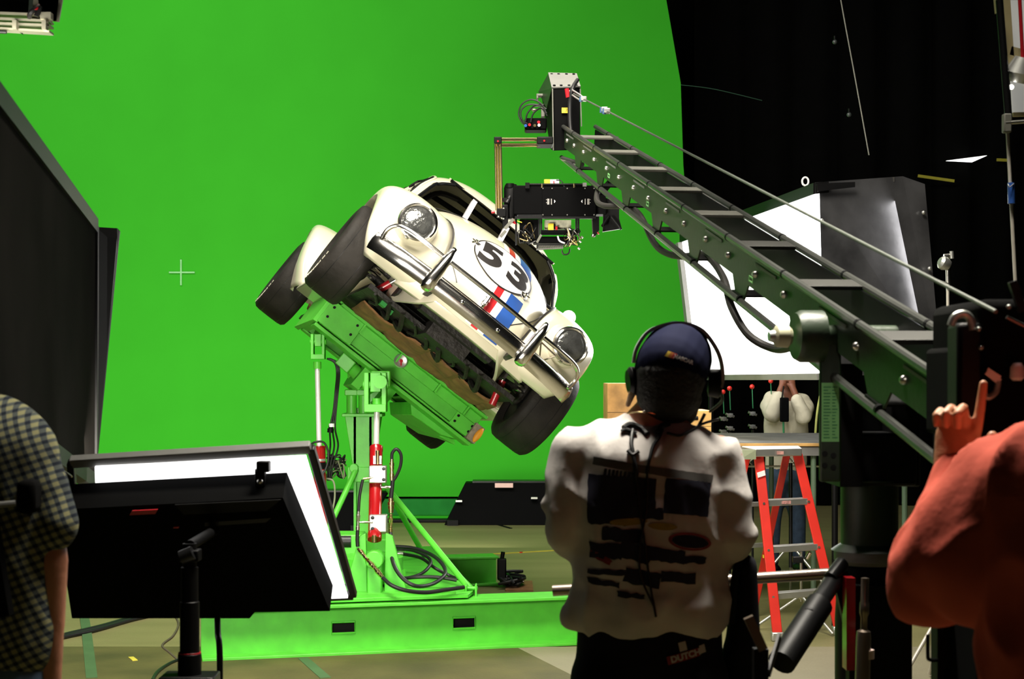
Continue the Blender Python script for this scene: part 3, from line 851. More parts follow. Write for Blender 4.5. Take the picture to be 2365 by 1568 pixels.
# ---- cabin
MB().span((-.56, .52, .90), (.56, .62, 1.02)).build('dashboard', M['black'], car, local=True)
for s in (-1, 1):
    b = MB(); b.span((s * .08, 1.05, .40), (s * .50, 1.5, .55)); b.prism([V((s * .08, 1.45, .5)), V((s * .08, 1.6, .5)), V((s * .08, 1.72, 1.12)), V((s * .08, 1.62, 1.12))], (s * .42, 0, 0))
    b.build('seat', M['under'], car, local=True, bevel=.03)
cg = MB()
for s in (-1, 1):
    cg.tube(smooth_pts([(s * .52, .9, .45), (s * .53, 1.0, 1.0), (s * .46, 1.15, 1.30), (s * .3, 1.25, 1.40)], 5), .02, 8)
cg.tube(smooth_pts([(-.46, 1.5, 1.36), (0, 1.5, 1.40), (.46, 1.5, 1.36)], 5), .02, 8)
cg.tube(smooth_pts([(-.3, 1.25, 1.40), (0, 1.25, 1.41), (.3, 1.25, 1.40)], 5), .02, 8)
cg.build('roll_cage', M['darkmetal'], car, local=True)
for (x, dx) in ((-.26, .0), (.02, .0)):
    MB().beam((x, .42, 1.04), (x + .0, .66, 1.31), .035, .03, (0, 1, 0)).build('cowl_post', M['lilac'], car, local=True, label='pale flat bar standing in the windscreen opening')
st = [V((.28 + .17 * math.cos(a), .80 + .05 * math.sin(a), .98 + .16 * math.sin(a))) for a in [2 * PI * k / 28 for k in range(28)]]
MB().tube(st, .012, 8, closed=True).build('steering_wheel', M['black'], car, local=True)
# ================================================================ the motion base under the car
rig = thing('motion_base', (P(845, 1330, 10.3).x, 10.3, 0), 'bright green hydraulic motion base with red rams carrying the tilted car', 'motion base')
G = M['rig']
def R(mb, name, m=G, **k): return mb.build(name, m, rig, **k)
def car_span(mb, a, b):
    """box with car-local corners, added in world space"""
    t = MB().span(a, b).xf(MCAR); return mb.add(t.v, t.f)
def ibeam_local(mb, p, q, h, w, tf=.014, tw=.012):
    """I beam between car-local points p,q lying along car z"""
    p, q = V(p), V(q)
    t = MB(); t.beam(p + V((0, 0, h / 2 - tf / 2)), q + V((0, 0, h / 2 - tf / 2)), w, tf); t.beam(p - V((0, 0, h / 2 - tf / 2)), q - V((0, 0, h / 2 - tf / 2)), w, tf); t.beam(p, q, tw, h - 2 * tf)
    t.xf(MCAR); return mb.add(t.v, t.f)
# platform: channel frame just under the belly
fr = MB()
ibeam_local(fr, (-.60, .52, .10), (.63, .52, .10), .20, .09)
R(fr, 'platform_beam', bevel=.004)
fr = MB(); ibeam_local(fr, (-.60, 1.35, .10), (.63, 1.35, .10), .20, .09); R(fr, 'platform_beam', bevel=.004)
for x in (-.60, -.2, .22, .61):
    b = MB(); ibeam_local(b, (x, .52, .10), (x, 1.35, .10), .18, .08); R(b, 'platform_cross_member', bevel=.004)
# stepped upper flange and lower angle of the front beam
b = MB(); car_span(b, (-.56, .40, .165), (.64, .50, .185)); R(b, 'upper_flange', bevel=.003)
b = MB(); car_span(b, (-.52, .455, .10), (.62, .475, .165)); R(b, 'upper_web', bevel=.003)
for x in (-.36, -.06, .26, .50):
    b = MB(); car_span(b, (x - .006, .42, .10), (x + .006, .48, .165)); R(b, 'stiffener')
for (x0, x1, z0, z1) in ((-.62, -.36, .0, .17), (.46, .62, .0, .10)):
    b = MB(); car_span(b, (x0, .445, z0), (x1, .46, z1)); p_ = R(b, 'bolted_plate', bevel=.003)
    for (fx, fz) in ((.14, .78), (.14, .35), (.86, .78), (.86, .35)):
        c = cw(x0 + (x1 - x0) * fx, .443, z0 + (z1 - z0) * fz); d_ = MCAR.to_3x3() @ V((0, 1, 0))
        MB().rod(c - d_ * .004, c + d_ * .004, .009, 10).build('bolt_hole', M['black'], p_)
b = MB(); car_span(b, (-.645, .46, -.01), (-.61, 1.40, .21)); R(b, 'end_plate', bevel=.004)
b = MB(); car_span(b, (-.62, .45, -.035), (.66, .62, -.012)); R(b, 'lower_flange', bevel=.003)
# sloping gussets below
for (x0, x1) in ((-.18, -.12), (.02, .08)):
    t = MB().prism([V((x0, .55, -.02)), V((x0, 1.1, -.02)), V((x0, .95, -.17)), V((x0, .62, -.17))], (x1 - x0, 0, 0)).xf(MCAR); R(t, 'gusset')
t = MB().prism([V((.20, .62, -.02)), V((.62, .62, -.02)), V((.50, .62, -.07)), V((.26, .62, -.085))], (0, .75, 0)).xf(MCAR); R(t, 'lower_box', bevel=.005)
t = MB().prism([V((.50, 1.0, -.05)), V((.62, .75, -.03)), V((.50, .74, -.05)), V((.36, 1.20, -.06)), V((.36, 1.4, -.05))], (.02, 0, -.02)).xf(MCAR); R(t, 'side_plate')
# round dial and grey scuffed strip on the front beam
c = cw(-.037, .44, .125); d_ = (MCAR.to_3x3() @ V((0, -1, 0)))
dl = MB().lathe([(.044, 0), (.046, .008), (.040, .014), (.034, .010), (.0, .009)], c, d_, 32).build('dial', M['alu'], rig)
MB().lathe([(.011, 0), (.011, .014), (.0, .015)], c + d_ * .004, d_, 16).build('dial_hub', M['redpart'], dl)
MB().beam(c + d_ * .013, c + d_ * .013 + V((0, 0, -.030)), .010, .003, d_).build('dial_needle', M['redpart'], dl)
b = MB(); car_span(b, (.02, .392, .186), (.24, .44, .189)); R(b, 'scuffed_strip', mat('scuffed_metal', (.32, .30, .27), .5, .4, var=.4, scale=30))
# torn right corner with orange pad
b = MB(); car_span(b, (.60, .40, -.01), (.67, .52, .11)); R(b, 'torn_corner', mat('torn_foam', (.25, .20, .15), .9, var=.4, scale=30, bump=.6))
t = MB().sphere((.655, .40, .05), (.022, .02, .055)).xf(MCAR); R(t, 'orange_pad', M['orange'])

# central post and swivel
cx, cy = P(840, 1100, 10.45).x, 10.45
co = MB()
for sx in (-1, 1):
    co.box((cx + sx * .052, cy, .90), (.016, .15, 1.02))
co.box((cx, cy, .90), (.10, .016, 1.02))
R(co, 'post')
t = MB().prism([V((cx - .12, cy - .075, 1.36)), V((cx - .06, cy - .075, .98)), V((cx + .06, cy - .075, .98)), V((cx + .12, cy - .075, 1.36))], (0, .15, 0)); R(t, 'post_head', bevel=.004)
R(MB().box((cx, cy, 1.365), (.27, .24, .022)), 'head_plate', bevel=.004)
for dx in (-.075, .005):
    b = MB(); b.rod((cx + dx, cy - .06, 1.376), (cx + dx, cy - .06, 1.50), .034); R(b, 'bearing_post')
    R(MB().box((cx + dx, cy - .06, 1.515), (.085, .09, .04)), 'bearing_cap', bevel=.005)
R(MB().box((cx + .07, cy, 1.46), (.10, .16, .17)), 'swivel_block', bevel=.01)
b = MB(); b.box((cx + .04, cy, 1.60), (.20, .18, .12)); R(b, 'swivel_yoke', bevel=.01)
b = MB(); b.rod(V((cx - .06, cy - .02, 1.62)), cw(-.14, .95, -.03), .055); R(b, 'swivel_arm')
b = MB(); b.rod(P(795, 830, 10.3), P(860, 900, 10.2), .045); R(b, 'swivel_tube')
b = MB(); b.obox(P(800, 838, 10.25), V((.04, 0, -.035)), (0, .06, 0), V((.03, 0, .035))); R(b, 'tube_bracket', bevel=.006)
b = MB(); b.rod((cx - .055, cy - .12, EYE - 210 / F * 10.4), (cx - .055, cy + .1, EYE - 210 / F * 10.4), .030); b.box((cx - .02, cy - .02, EYE - 225 / F * 10.4), (.16, .14, .10)); R(b, 'brace_lug', bevel=.004)
# clevis helper
def clevis(top, w=.085, h=.13, name='clevis'):
    b = MB(); x, y, z = top
    for s in (-1, 1): b.box((x + s * w * .42, y, z), (w * .22, w * .9, h))
    b.box((x, y, z - h * .42), (w * 1.05, w * .95, h * .2)); b.rod((x - w * .62, y, z + h * .18), (x + w * .62, y, z + h * .18), w * .2)
    b.box((x, y, z + h * .25), (w * .5, w * .5, h * .5))
    return R(b, name, bevel=.003)
# left ram
A_ = P(735, 800, 10.1); clevis(A_, .085, .16)
R(MB().beam(A_ + V((0, 0, .05)), cw(-.52, .80, 0), .07, .06), 'ram_bracket', bevel=.004)
d1 = 10.1; r0, r1 = P(733, 848, d1), P(737, 1030, d1)
R(MB().rod(r0 + V((0, 0, .0)), r1, .0165), 'piston_rod', M['rodm'])
R(MB().rod(r0 + V((0, 0, .035)), r0 - V((0, 0, .01)), .026), 'rod_collar')
def cylinder(top, bot, r, bands=True):
    ax = (top - bot).normalized(); L = (top - bot).length
    c = MB().lathe([(r * 1.08, 0), (r * 1.08, .04), (r, .045), (r, L - .03), (r * 1.06, L - .025), (r * 1.06, L), (r * .5, L + .004)], bot, ax, 28).build('ram_cylinder', M['redcyl'], rig)
    return c
cyl = cylinder(r1, P(744, 1290, d1), .041)
for yy in (1062, 1088): MB().lathe([(.043, -.008), (.0435, 0), (.043, .008)], P(738, yy, d1), (0, 0, 1), 24).build('cylinder_band', M['alu'], cyl)
MB().lathe([(.043, -.022), (.0435, 0), (.043, .022)], P(738, 1075, d1), (0, 0, 1), 24).build('cylinder_band', M['black'], cyl)
R(MB().tube(smooth_pts([P(722, 1040, d1 - .05), P(716, 1030, d1 - .06), P(728, 1021, d1 - .07), P(748, 1022, d1 - .06), P(758, 1045, d1 - .05), P(755, 1075, d1 - .05), P(740, 1105, d1 - .06)], 6), .007, 8), 'hose', M['cable'])
R(MB().box(P(744, 1300, d1), (.12, .12, .10)), 'ram_foot', bevel=.006)
# right ram, in front of the post
d2 = 9.75
B_ = P(868, 905, d2); clevis(B_, .13, .24)
R(MB().box(P(880, 875, d2 + .05), (.12, .10, .10)), 'ram_bracket', bevel=.006)
b = MB(); b.rod(P(878, 882, d2 - .10), P(878, 882, d2 + .10), .042); R(b, 'trunnion')
r0, r1 = P(871, 938, d2), P(869, 1033, d2)
R(MB().rod(r0 + V((0, 0, .03)), r1, .0185), 'piston_rod', M['rodm']); R(MB().rod(r0 + V((0, 0, .05)), r0, .030), 'rod_collar')
bot = P(865, 1246, d2 - .35)
cyl = cylinder(r1, bot, .040)
for (px, py) in ((873, 1095), (874, 1208)):
    dd = d2 - .15 - .13 * (py > 1150)
    blk = MB().box(P(px, py, dd - .03), (.105, .08, .105)).build('valve_block', M['alu'], cyl, bevel=.006)
    for (ox, oz) in ((.035, .033), (.035, -.033)):
        MB().lathe([(.011, 0), (.011, .007), (.0, .008)], P(px, py, dd - .07) + V((ox * (1 if py < 1150 else -1), 0, oz)), (0, -1, 0), 12).build('valve_bolt', M['darkmetal'], blk)
MB().rod(P(872, 1040, d2 - .14), P(872, 1072, d2 - .14), .012, 10).build('fitting', M['brass'], cyl)
MB().box(P(872, 1062, d2 - .12), (.05, .03, .05)).build('fitting_base', M['alu'], cyl)
MB().box(P(870, 1125, d2 - .135), (.040, .006, .055)).build('paper_tag', M['white'], cyl)
MB().rod(P(864, 1236, d2 - .42), P(864, 1252, d2 - .42), .012, 10).build('fitting', M['brass'], cyl)
# hose runs with couplings
def hose(pts, r=.011, d=None, name='hose', m=None):
    q = [P(*p) for p in pts]; return R(MB().tube(smooth_pts(q, 6), r, 10), name, m or M['cable'])
def fitting(p, q, r=.011, m=None, name='hose_fitting'):
    a, b_ = P(*p), P(*q); L = (b_ - a).length; ax = (b_ - a)
    pr_ = []
    n_ = max(2, int(L / .02))
    for k in range(n_):
        h0, h1 = L * k / n_, L * (k + .9) / n_; rr = r * (1.35 if k % 3 == 1 else (1.0 if k % 3 == 0 else 1.2))
        pr_ += [(rr, h0), (rr, h1)]
    return R(MB().lathe(pr_, a, ax, 12), name, m or M['brass'])
dh = d2 - .18
fitting((905, 1060, dh), (905, 1110, dh)); hose([(905, 1062, dh), (906, 1046, dh), (916, 1037, dh), (926, 1050, dh), (925, 1075, dh), (915, 1100, dh), (906, 1112, dh)], .010)
fitting((903, 1150, dh), (903, 1185, dh), .016); fitting((903, 1186, dh), (902, 1230, dh), .010); fitting((880, 1125, dh), (903, 1125, dh), .008, M['steel'])
hose([(907, 1110, dh), (905, 1130, dh), (903, 1150, dh)], .013)
fitting((828, 1180, dh - .2), (826, 1225, dh - .2), .009, M['steel']); hose([(838, 1108, dh - .2), (834, 1125, dh - .2), (830, 1150, dh - .2), (828, 1182, dh - .2)], .009)
fitting((858, 1103, dh - .2), (838, 1106, dh - .2), .006); fitting((828, 1206, dh - .2), (860, 1206, dh - .2), .006, M['steel'])
hose([(826, 1225, dh - .2), (825, 1245, dh - .2), (826, 1262, dh - .2)], .011)
fitting((828, 1268, dh - .2), (850, 1294, dh - .3), .010); fitting((852, 1296, dh - .3), (884, 1334, dh - .4), .012)
hose([(884, 1334, 9.15), (905, 1352, 9.1), (940, 1364, 9.1), (985, 1368, 9.15), (1030, 1362, 9.2), (1072, 1356, 9.25)], .012)
hose([(902, 1230, 9.5), (902, 1270, 9.45), (912, 1310, 9.35), (935, 1340, 9.3), (965, 1354, 9.3), (1000, 1348, 9.4), (1025, 1330, 9.5), (1028, 1315, 9.6), (1015, 1295, 9.7), (990, 1278, 9.9), (950, 1265, 10), (905, 1262, 10)], .012)
hose([(905, 1268, 10.1), (950, 1270, 10.1), (985, 1285, 10.0), (995, 1300, 9.9), (980, 1320, 9.7), (955, 1332, 9.6), (915, 1338, 9.6)], .011)
hose([(905, 1277, 10.2), (940, 1281, 10.2), (975, 1290, 10.1), (1005, 1312, 10.0), (1040, 1330, 10.0), (1060, 1338, 9.9)], .011)
hose([(915, 1338, 9.55), (960, 1333, 9.5), (1010, 1333, 9.5), (1055, 1340, 9.5)], .011)
for (x, y) in ((915, 1262), (925, 1270), (920, 1278)): fitting((x - 8, y, 10.15), (x + 12, y + 1, 10.15), .009, M['steel'])
# cable bundle at the left of the post
for k, off in enumerate((0, 3, -3)):
    hose([(758 + off, 828, 10.2), (776 + off, 838, 10.2), (781 + off, 862, 10.2), (778 + off, 900, 10.25), (773 + off, 950, 10.25), (768 + off * 2, 990, 10.25), (772 + off * 3, 1030, 10.3), (764 + off * 2, 1070, 10.3), (760 + off, 1110, 10.3)], .006)
fitting((765, 980, 10.2), (763, 1000, 10.2), .016, M['black'], 'cable_plug')
R(MB().rod(P(766, 978, 10.2), P(766, 986, 10.2), .019), 'plug_band', M['white'])
rnd = random.Random(3)
for k in range(9):
    q = [P(775 + rnd.uniform(-22, 26), 1078 + rnd.uniform(-32, 28), 10.35 + rnd.uniform(-.05, .05)) for _ in range(7)]
    R(MB().tube(smooth_pts(q, 6), .005, 6), 'tangled_cable', M['cable'] if k % 3 else mat('olive_cord_%d' % k, (.16, .18, .10), .7))
hose([(752, 1105, 10.2), (770, 1112, 10.2), (773, 1150, 10.2), (765, 1200, 10.2), (772, 1240, 10.2)], .006, name='dangling_cord', m=mat('pale_cord', (.25, .27, .18), .7))
# braces
for (a, b_) in (((822, 1085, 10.35), (705, 1335, 9.9)), ((885, 1115, 10.35), (1086, 1362, 9.45)), ((905, 1148, 10.5), (985, 1292, 11.2))):
    q = P(*b_); R(MB().rod(P(*a), q, .019), 'brace_rod')
for (px, py, d) in ((1088, 1366, 9.42), (985, 1300, 11.2)):
    c = P(px, py, d)
    b = MB()
    for s in (-1, 1): b.box(c + V((s * .03, 0, 0)), (.012, .08, .09))
    b.rod(c + V((-.04, 0, .02)), c + V((.04, 0, .02)), .012); b.box(c + V((0, 0, -.045)), (.14, .12, .015)); R(b, 'brace_foot', bevel=.003)
# base: ram foot clevis, toothed slewing ring, deck plate
fb = P(866, 1310, 9.35)
b = MB()
b.box(fb + V((0, 0, -.06)), (.085, .10, .30)); b.rod(fb + V((0, -.07, .05)), fb + V((0, .07, .05)), .055); b.box(fb + V((0, 0, -.20)), (.11, .14, .03))
R(b, 'ram_pedestal', bevel=.006)
for s in (-1, 1):
    b = MB().prism([fb + V((s * .06, .05, .20)), fb + V((s * .10, .05, .18)), fb + V((s * .20, .05, -.20)), fb + V((s * .05, .05, -.20))], (0, .05, 0)); R(b, 'pedestal_cheek', bevel=.004)
rc = V((P(857, 1350, 9.75).x, 9.75, .345))
n_ = 44; pr_ = []
for k in range(n_ * 2):
    a = 2 * PI * k / (n_ * 2); rr = .215 if k % 2 else .19
    pr_.append(rc + V((rr * math.cos(a), rr * math.sin(a), 0)))
R(MB().prism(pr_, (0, 0, .07)), 'slewing_ring', G, smooth=False)
R(MB().lathe([(.20, 0), (.20, .08), (.13, .10)], rc + V((0, 0, .07)), (0, 0, 1), 40), 'turntable')
R(MB().box((cx + .01, 10.45, .50), (.34, .34, .10)), 'post_foot', bevel=.01)
R(MB().box(P(800, 1270, 9.9), (.22, .25, .22)), 'drive_box', bevel=.01)
R(MB().rod(P(785, 1250, 9.8), P(812, 1250, 9.8), .045), 'drive_motor', M['darkmetal'])
dk = MB().prism([V((-1.80, 8.86, .306)), V((-.26, 9.26, .306)), V((-.22, 9.5, .306)), V((-.60, 11.9, .306)), V((-1.75, 11.7, .306))], (0, 0, .022)); R(dk, 'deck_plate', bevel=.003)
R(MB().beam((-1.2, 9.07, .335), (-.34, 9.29, .335), .06, .02), 'deck_rail')
# cross beams on the floor
def hbeam(name, L, o, h, w, pockets, label, yaw):
    M_ = Matrix.Translation(V(o)) @ Matrix.Rotation(math.radians(yaw), 4, 'Z')
    t = thing(name, None, label, 'beam', M=M_); x0, x1, y = -L / 2, L / 2, 0
    for z in (.012, h - .012):
        MB().box((0, 0, z), (L, w, .018)).build('flange', G, t, local=True, bevel=.003)
    mb = MB(); tw = .018; xs_ = [x0]
    for c in pockets: xs_ += [c - .068, c + .068]
    xs_.append(x1)
    for i in range(0, len(xs_), 2):
        mb.span((xs_[i], y - tw / 2, .021), (xs_[i + 1], y + tw / 2, h - .021))
    for c in pockets:
        mb.span((c - .068, y - tw / 2, .021), (c + .068, y + tw / 2, h * .38)); mb.span((c - .068, y - tw / 2, h * .60), (c + .068, y + tw / 2, h - .021))
    mb.build('web', G, t, local=True, smooth=False)
    for c in pockets:
        z0, z1 = h * .38, h * .60
        MB().tube([(c - .068, y - .012, z0), (c + .068, y - .012, z0), (c + .068, y - .012, z1), (c - .068, y - .012, z1)], .007, 6, closed=True).build('pocket_rim', G, t, local=True)
        MB().span((c - .075, y + .03, z0 - .01), (c + .075, y + .12, z1 + .01)).build('pocket_tube', M['black'], t, local=True, smooth=False)
    return t
front = hbeam('floor_beam', 2.75, (-.455, 9.30, 0), .30, .26, (-.555, .17), 'long green steel beam on the floor in front, with two rectangular pockets', 14)
back = hbeam('floor_beam', 2.0, (-1.10, 11.93, 0), .235, .22, (), 'green steel beam end on the floor behind the motion base', 13)
MB().span((-.05, 11.75, .0), (.16, 12.3, .012)).build('wood_strip', M['card'])
o = bpy.data.objects['wood_strip']; tag(o, 'dark brown board under the end of the rear green beam', 'board')
# cable pile at the end of the rear beam
t = thing('cable_pile', onfloor(1175, 1358), 'heap of black cables and plugs at the end of the rear green beam', 'cables')
rnd = random.Random(5); c0 = onfloor(1180, 1356) + V((0, 0, .012))
for k in range(7):
    q = [c0 + V((rnd.uniform(-.09, .10), rnd.uniform(-.15, .15), .02 + rnd.uniform(0, .09) * (1 - k / 9))) for _ in range(7)]
    MB().tube(smooth_pts(q, 5), .012, 7).build('cable', M['cable'], t)
MB().box(c0 + V((-.07, 0, .13)), (.07, .08, .16)).build('plug_box', M['black'], t, bevel=.01)
MB().rod(c0 + V((-.07, 0, .20)), c0 + V((-.06, 0, .26)), .016).build('plug', M['black'], t)
MB().rod(c0 + V((0, -.05, .05)), c0 + V((.10, -.05, .04)), .010).build('cable_fitting', M['steel'], t)
# ================================================================ camera crane
A0, C0 = P(1300, 292, 8.3), P(2300, 960, 3.08)
bd = (C0 - A0).normalized()
acr = V((1, .13, 0)).normalized() * .18
bup = acr.cross(bd).normalized()
if bup.z < 0: bup = -bup
CR_BASE = V((P(1985, 1270, 4.12).x, 4.12, 0))
crane = thing('camera_crane', CR_BASE, 'long dark green camera crane rising over the stage towards the tilted car', 'camera crane')
def K(mb, name, m, **k): return mb.build(name, m, crane, **k)
def bt(d): return A0 + (C0 - A0) * ((8.3 - d) / (8.3 - 3.08))     # point of the near upper rail at depth d
DEP = .165
END = 2.98
for side, nm in ((0, 'near'), (1, 'far')):
    o_ = acr * side
    K(MB().tube([bt(8.3) + o_ - bd * .02, bt(END) + o_], .012, 10), 'upper_rail', M['crailm'])
    lo_pts = [bt(8.28) + o_ - bup * DEP - bd * .02, bt(END) + o_ - bup * (DEP + .01)]
    K(MB().tube(lo_pts, .0125, 10), 'lower_rail', M['crailm'])
    # rail joints
    j = MB()
# side plates with bolts and cut gussets
st = [8.42 - .59 * k for k in range(10)]
for side in (0, 1):
    o_ = acr * side + acr.normalized() * (.004 if side == 0 else -.004)
    for i in range(9):
        a, b_ = bt(min(st[i], 8.28)) + o_, bt(max(st[i + 1], END)) + o_
        mb = MB()
        top, bot = .012, .108
        p = [a - bup * top, b_ - bup * top, b_ - bup * bot, a - bup * bot]
        mb.prism(p, acr.normalized() * (.006 if side == 0 else -.006))
        pl = K(mb, 'side_panel', M['crane'] if side == 0 else M['black'], smooth=False)
        if side == 0 and i < 9:
            L_ = (b_ - a)
            for f in (.26, .74):
                c = a + L_ * f - bup * .058
                if c.y < 4.35 and c.y > 3.95: continue
                MB().lathe([(.012, 0), (.011, .006), (.006, .011), (.0, .012)], c, -acr, 12).build('panel_bolt', M['steel'], pl)
            c = a + L_ * .5 - bup * .035; ax = bd
            MB().obox(a + L_ * .42 - bup * .028 - acr.normalized() * .0015, bd * .11, bup * .0045, acr.normalized() * .001).build('scuff_strip', M['greysc'] if 'greysc' in M else M['slat'], pl)
        # gusset down to the lower rail
        mb = MB(); c = bt(max(st[i + 1], END)) + o_
        g = [c - bup * bot + bd * .10 * -1, c - bup * bot + bd * .085, c - bup * (DEP - .006) + bd * .05, c - bup * (DEP - .006) - bd * .055]
        mb.prism(g, acr.normalized() * (.006 if side == 0 else -.006))
        K(mb, 'gusset', M['crane'] if side == 0 else M['black'], smooth=False)
# small lime stencils on the near plates
for d_, m_ in ((7.0, 'paper'), (6.2, 'paper'), (4.75, 'paper'), (3.35, 'ylw')):
    c = bt(d_) - bup * .072 - acr.normalized() * .003
    b = MB()
    b.obox(c, bd * .022, bup * .0022, acr.normalized() * .001); b.obox(c - bup * .014, bd * .022, bup * .0022, acr.normalized() * .001)
    b.obox(c - bup * .007 + bd * .02, bd * .0022, bup * .007, acr.normalized() * .001); b.obox(c - bup * .007 - bd * .02, bd * .0022, bup * .007, acr.normalized() * .001)
    K(b, 'stencil_mark', M[m_], label='small outlined plate mark')
# top rungs and bottom rungs, rounded joints
for i, d_ in enumerate([7.83, 7.24, 6.66, 6.07, 5.50, 4.91, 4.32, 3.72, 3.12]):
    a = bt(d_ + .045); b_ = bt(d_ - .045)
    p = [a + acr * 0, b_, b_ + acr, a + acr]
    K(MB().prism([q + bup * .004 for q in p], -bup * .012), 'top_rung', M['slat'] if i < 5 else M['slatd'] if 'slatd' in M else M['grey'], bevel=.002)
    p = [q - bup * (DEP - .004) for q in (a, b_, b_ + acr, a + acr)]
    K(MB().prism(p, bup * .006), 'bottom_rung', M['black'])
    for s in (0, 1):
        K(MB().tube([bt(d_ + .13) + acr * s, bt(d_ + .13) + acr * s + bd * .012], .0135, 10), 'rail_joint', M['black'])
        K(MB().tube([bt(d_ - .05) + acr * s - bup * DEP, bt(d_ - .05) + acr * s - bup * DEP + bd * .012], .0142, 10), 'rail_joint', M['black'])
# end piece of the boom
hp = MB()
fr_ = [P(1275, 203, 8.28), P(1340, 200, 8.28), P(1340, 346, 8.28), P(1277, 348, 8.28)]
bk_ = [P(1249, 214, 8.62), P(1330, 214, 8.62), P(1336, 342, 8.62), P(1272, 345, 8.62)]
hp.add(fr_ + bk_, [(0, 1, 2, 3), (7, 6, 5, 4), (0, 3, 7, 4), (1, 5, 6, 2), (0, 4, 5, 1), (3, 2, 6, 7)])
hb_ = K(hp, 'boom_end_box', M['camblk'], fixn=True, bevel=.003)
tp = [P(1266, 170, 8.50), P(1332, 172, 8.50), P(1341, 202, 8.275), P(1274, 204, 8.275)]
cap_ = MB().prism(tp, (0, -.004, .006)).build('slanted_cap', M['grey'], hb_, smooth=False)
for row, y_, d_ in ((0, 173, 8.478), (1, 199, 8.29)):
    for k, x_ in enumerate((1274, 1290, 1308, 1325)):
        c = P(x_ + row * 6, y_ + 1, d_)
        nn = (tp[1] - tp[0]).cross(tp[3] - tp[0]).normalized(); nn = nn if nn.y < 0 else -nn
        MB().rod(c - nn * .004, c + nn * .010, .0075, 12).build('cap_hole', M['black'], cap_)
MB().prism([P(1266, 170, 8.50), P(1274, 204, 8.275), P(1262, 250, 8.4), P(1243, 212, 8.62)], (.004, 0, 0)).build('side_cheek', M['crane'], hb_, smooth=False)
MB().box(P(1306, 255, 8.27), (.040, .006, .028)).build('number_sticker', M['yellow'], hb_, smooth=False)
v7, f7 = glyph_polys('7', .026)
q0 = P(1308, 255, 8.262); MB().add([q0 + V((a.x, 0, a.y)) for a in v7], f7).build('sticker_numeral', M['ink'], hb_, smooth=False)
MB().beam(P(1276, 205, 8.27), P(1278, 347, 8.27), .006, .006, (0, 1, 0)).build('bright_edge', M['slat'], hb_)
MB().beam(P(1340, 205, 8.27), P(1343, 292, 8.27), .006, .006, (0, 1, 0)).build('bright_edge', M['slat'], hb_)
MB().tube(smooth_pts([P(1334, 184, 8.25), P(1322, 205, 8.2), P(1316, 240, 8.2), P(1318, 300, 8.18), P(1330, 350, 8.15), P(1342, 392, 8.1)], 6), .011, 10).build('hanging_hose', M['cable'], crane)
K(MB().rod(P(1395, 322, 8.15), P(1428, 322, 8.15), .016), 'cross_tube', M['darkmetal'])
K(MB().rod(P(1345, 380, 8.0), P(1300, 366, 8.2), .012), 'end_strut', M['crailm'])
# stay cable with shackle and clamps
s0, s1 = P(1318, 213, 8.2), P(2290, 715, 2.95)
K(MB().rod(s0 + (s1 - s0) * .02, P(2300, 720, 2.92), .0042, 8), 'stay_cable', M['stay'])
l_ = []
cdir = (s1 - s0).normalized(); cup = V((1, 0, 0)).cross(cdir).normalized()
def cp(px_, w=0): 
    t_ = (px_ - 1318) / (2290 - 1318); dd = 1 / ((1 - t_) / 8.2 + t_ / 2.95); return s0 + (s1 - s0) * ((8.2 - dd) / (8.2 - 2.95)) + V((0, 0, w))
a, b_ = P(1320, 212, 8.2), P(1342, 227, 8.1)
lk = [a + V((0, 0, .012)), b_ + V((0, 0, .014)), b_ + V((.012, 0, 0)), b_ - V((0, 0, .012)), a - V((0, 0, .014)), a - V((.012, 0, 0))]
K(MB().tube(smooth_pts(lk + [lk[0]], 4)[:-1], .0045, 8, closed=True), 'shackle_link', M['alu'])
K(MB().rod(P(1309, 205, 8.2), P(1312, 225, 8.2), .012), 'red_shackle', M['redpart'])
for px_ in (1348, 1396, 1402):
    c = cp(px_); K(MB().box(c, (.03, .04, .022)), 'cable_clamp', M['alu'], bevel=.004)
    K(MB().rod(c - V((.012, 0, -.01)), c - V((.014, 0, .014)), .009), 'clamp_nut', mat('blue_nut_%d' % px_, (.08, .16, .32), .4, .5))
# hose slung below the boom
K(MB().tube(smooth_pts([P(1385, 425, 7.5), P(1378, 460, 7.2), P(1395, 475, 7.0), P(1450, 478, 6.8), P(1480, 500, 6.5), P(1510, 560, 6.2), P(1540, 585, 6.0), P(1580, 592, 5.8), P(1630, 590, 5.6), P(1670, 640, 5.2), P(1690, 710, 5.0), P(1730, 775, 4.9), P(1790, 806, 4.8), P(1830, 800, 4.5)], 6), .013, 10), 'slung_hose', M['hosem'] if 'hosem' in M else M['cable'])
K(MB().tube(smooth_pts([bt(6.6) + acr * .5 - bup * .05, bt(5.9) + acr * .45 - bup * .10, bt(5.2) + acr * .55 - bup * .06, bt(4.4) + acr * .5 - bup * .10, bt(3.6) + acr * .5 - bup * .07], 8), .012, 8), 'inner_hose', M['cable'])
# pivot bosses
pv = bt(4.02) - bup * .075
K(MB().lathe([(.0, -.10), (.060, -.10), (.068, -.085), (.068, -.03), (.03, -.02), (.03, .30)], pv, acr, 36), 'pivot_boss', M['crane'])
K(MB().lathe([(.0, -.135), (.020, -.135), (.028, -.13), (.030, -.10), (.020, -.09)], pv - acr.normalized() * .02, acr, 28), 'pivot_cap', mat('ivory_cap', (.45, .44, .30), .5))
K(MB().lathe([(.0, -.160), (.013, -.160), (.016, -.15), (.016, -.12)], pv - acr.normalized() * .01, acr, 24), 'pivot_bolt', M['alu'])
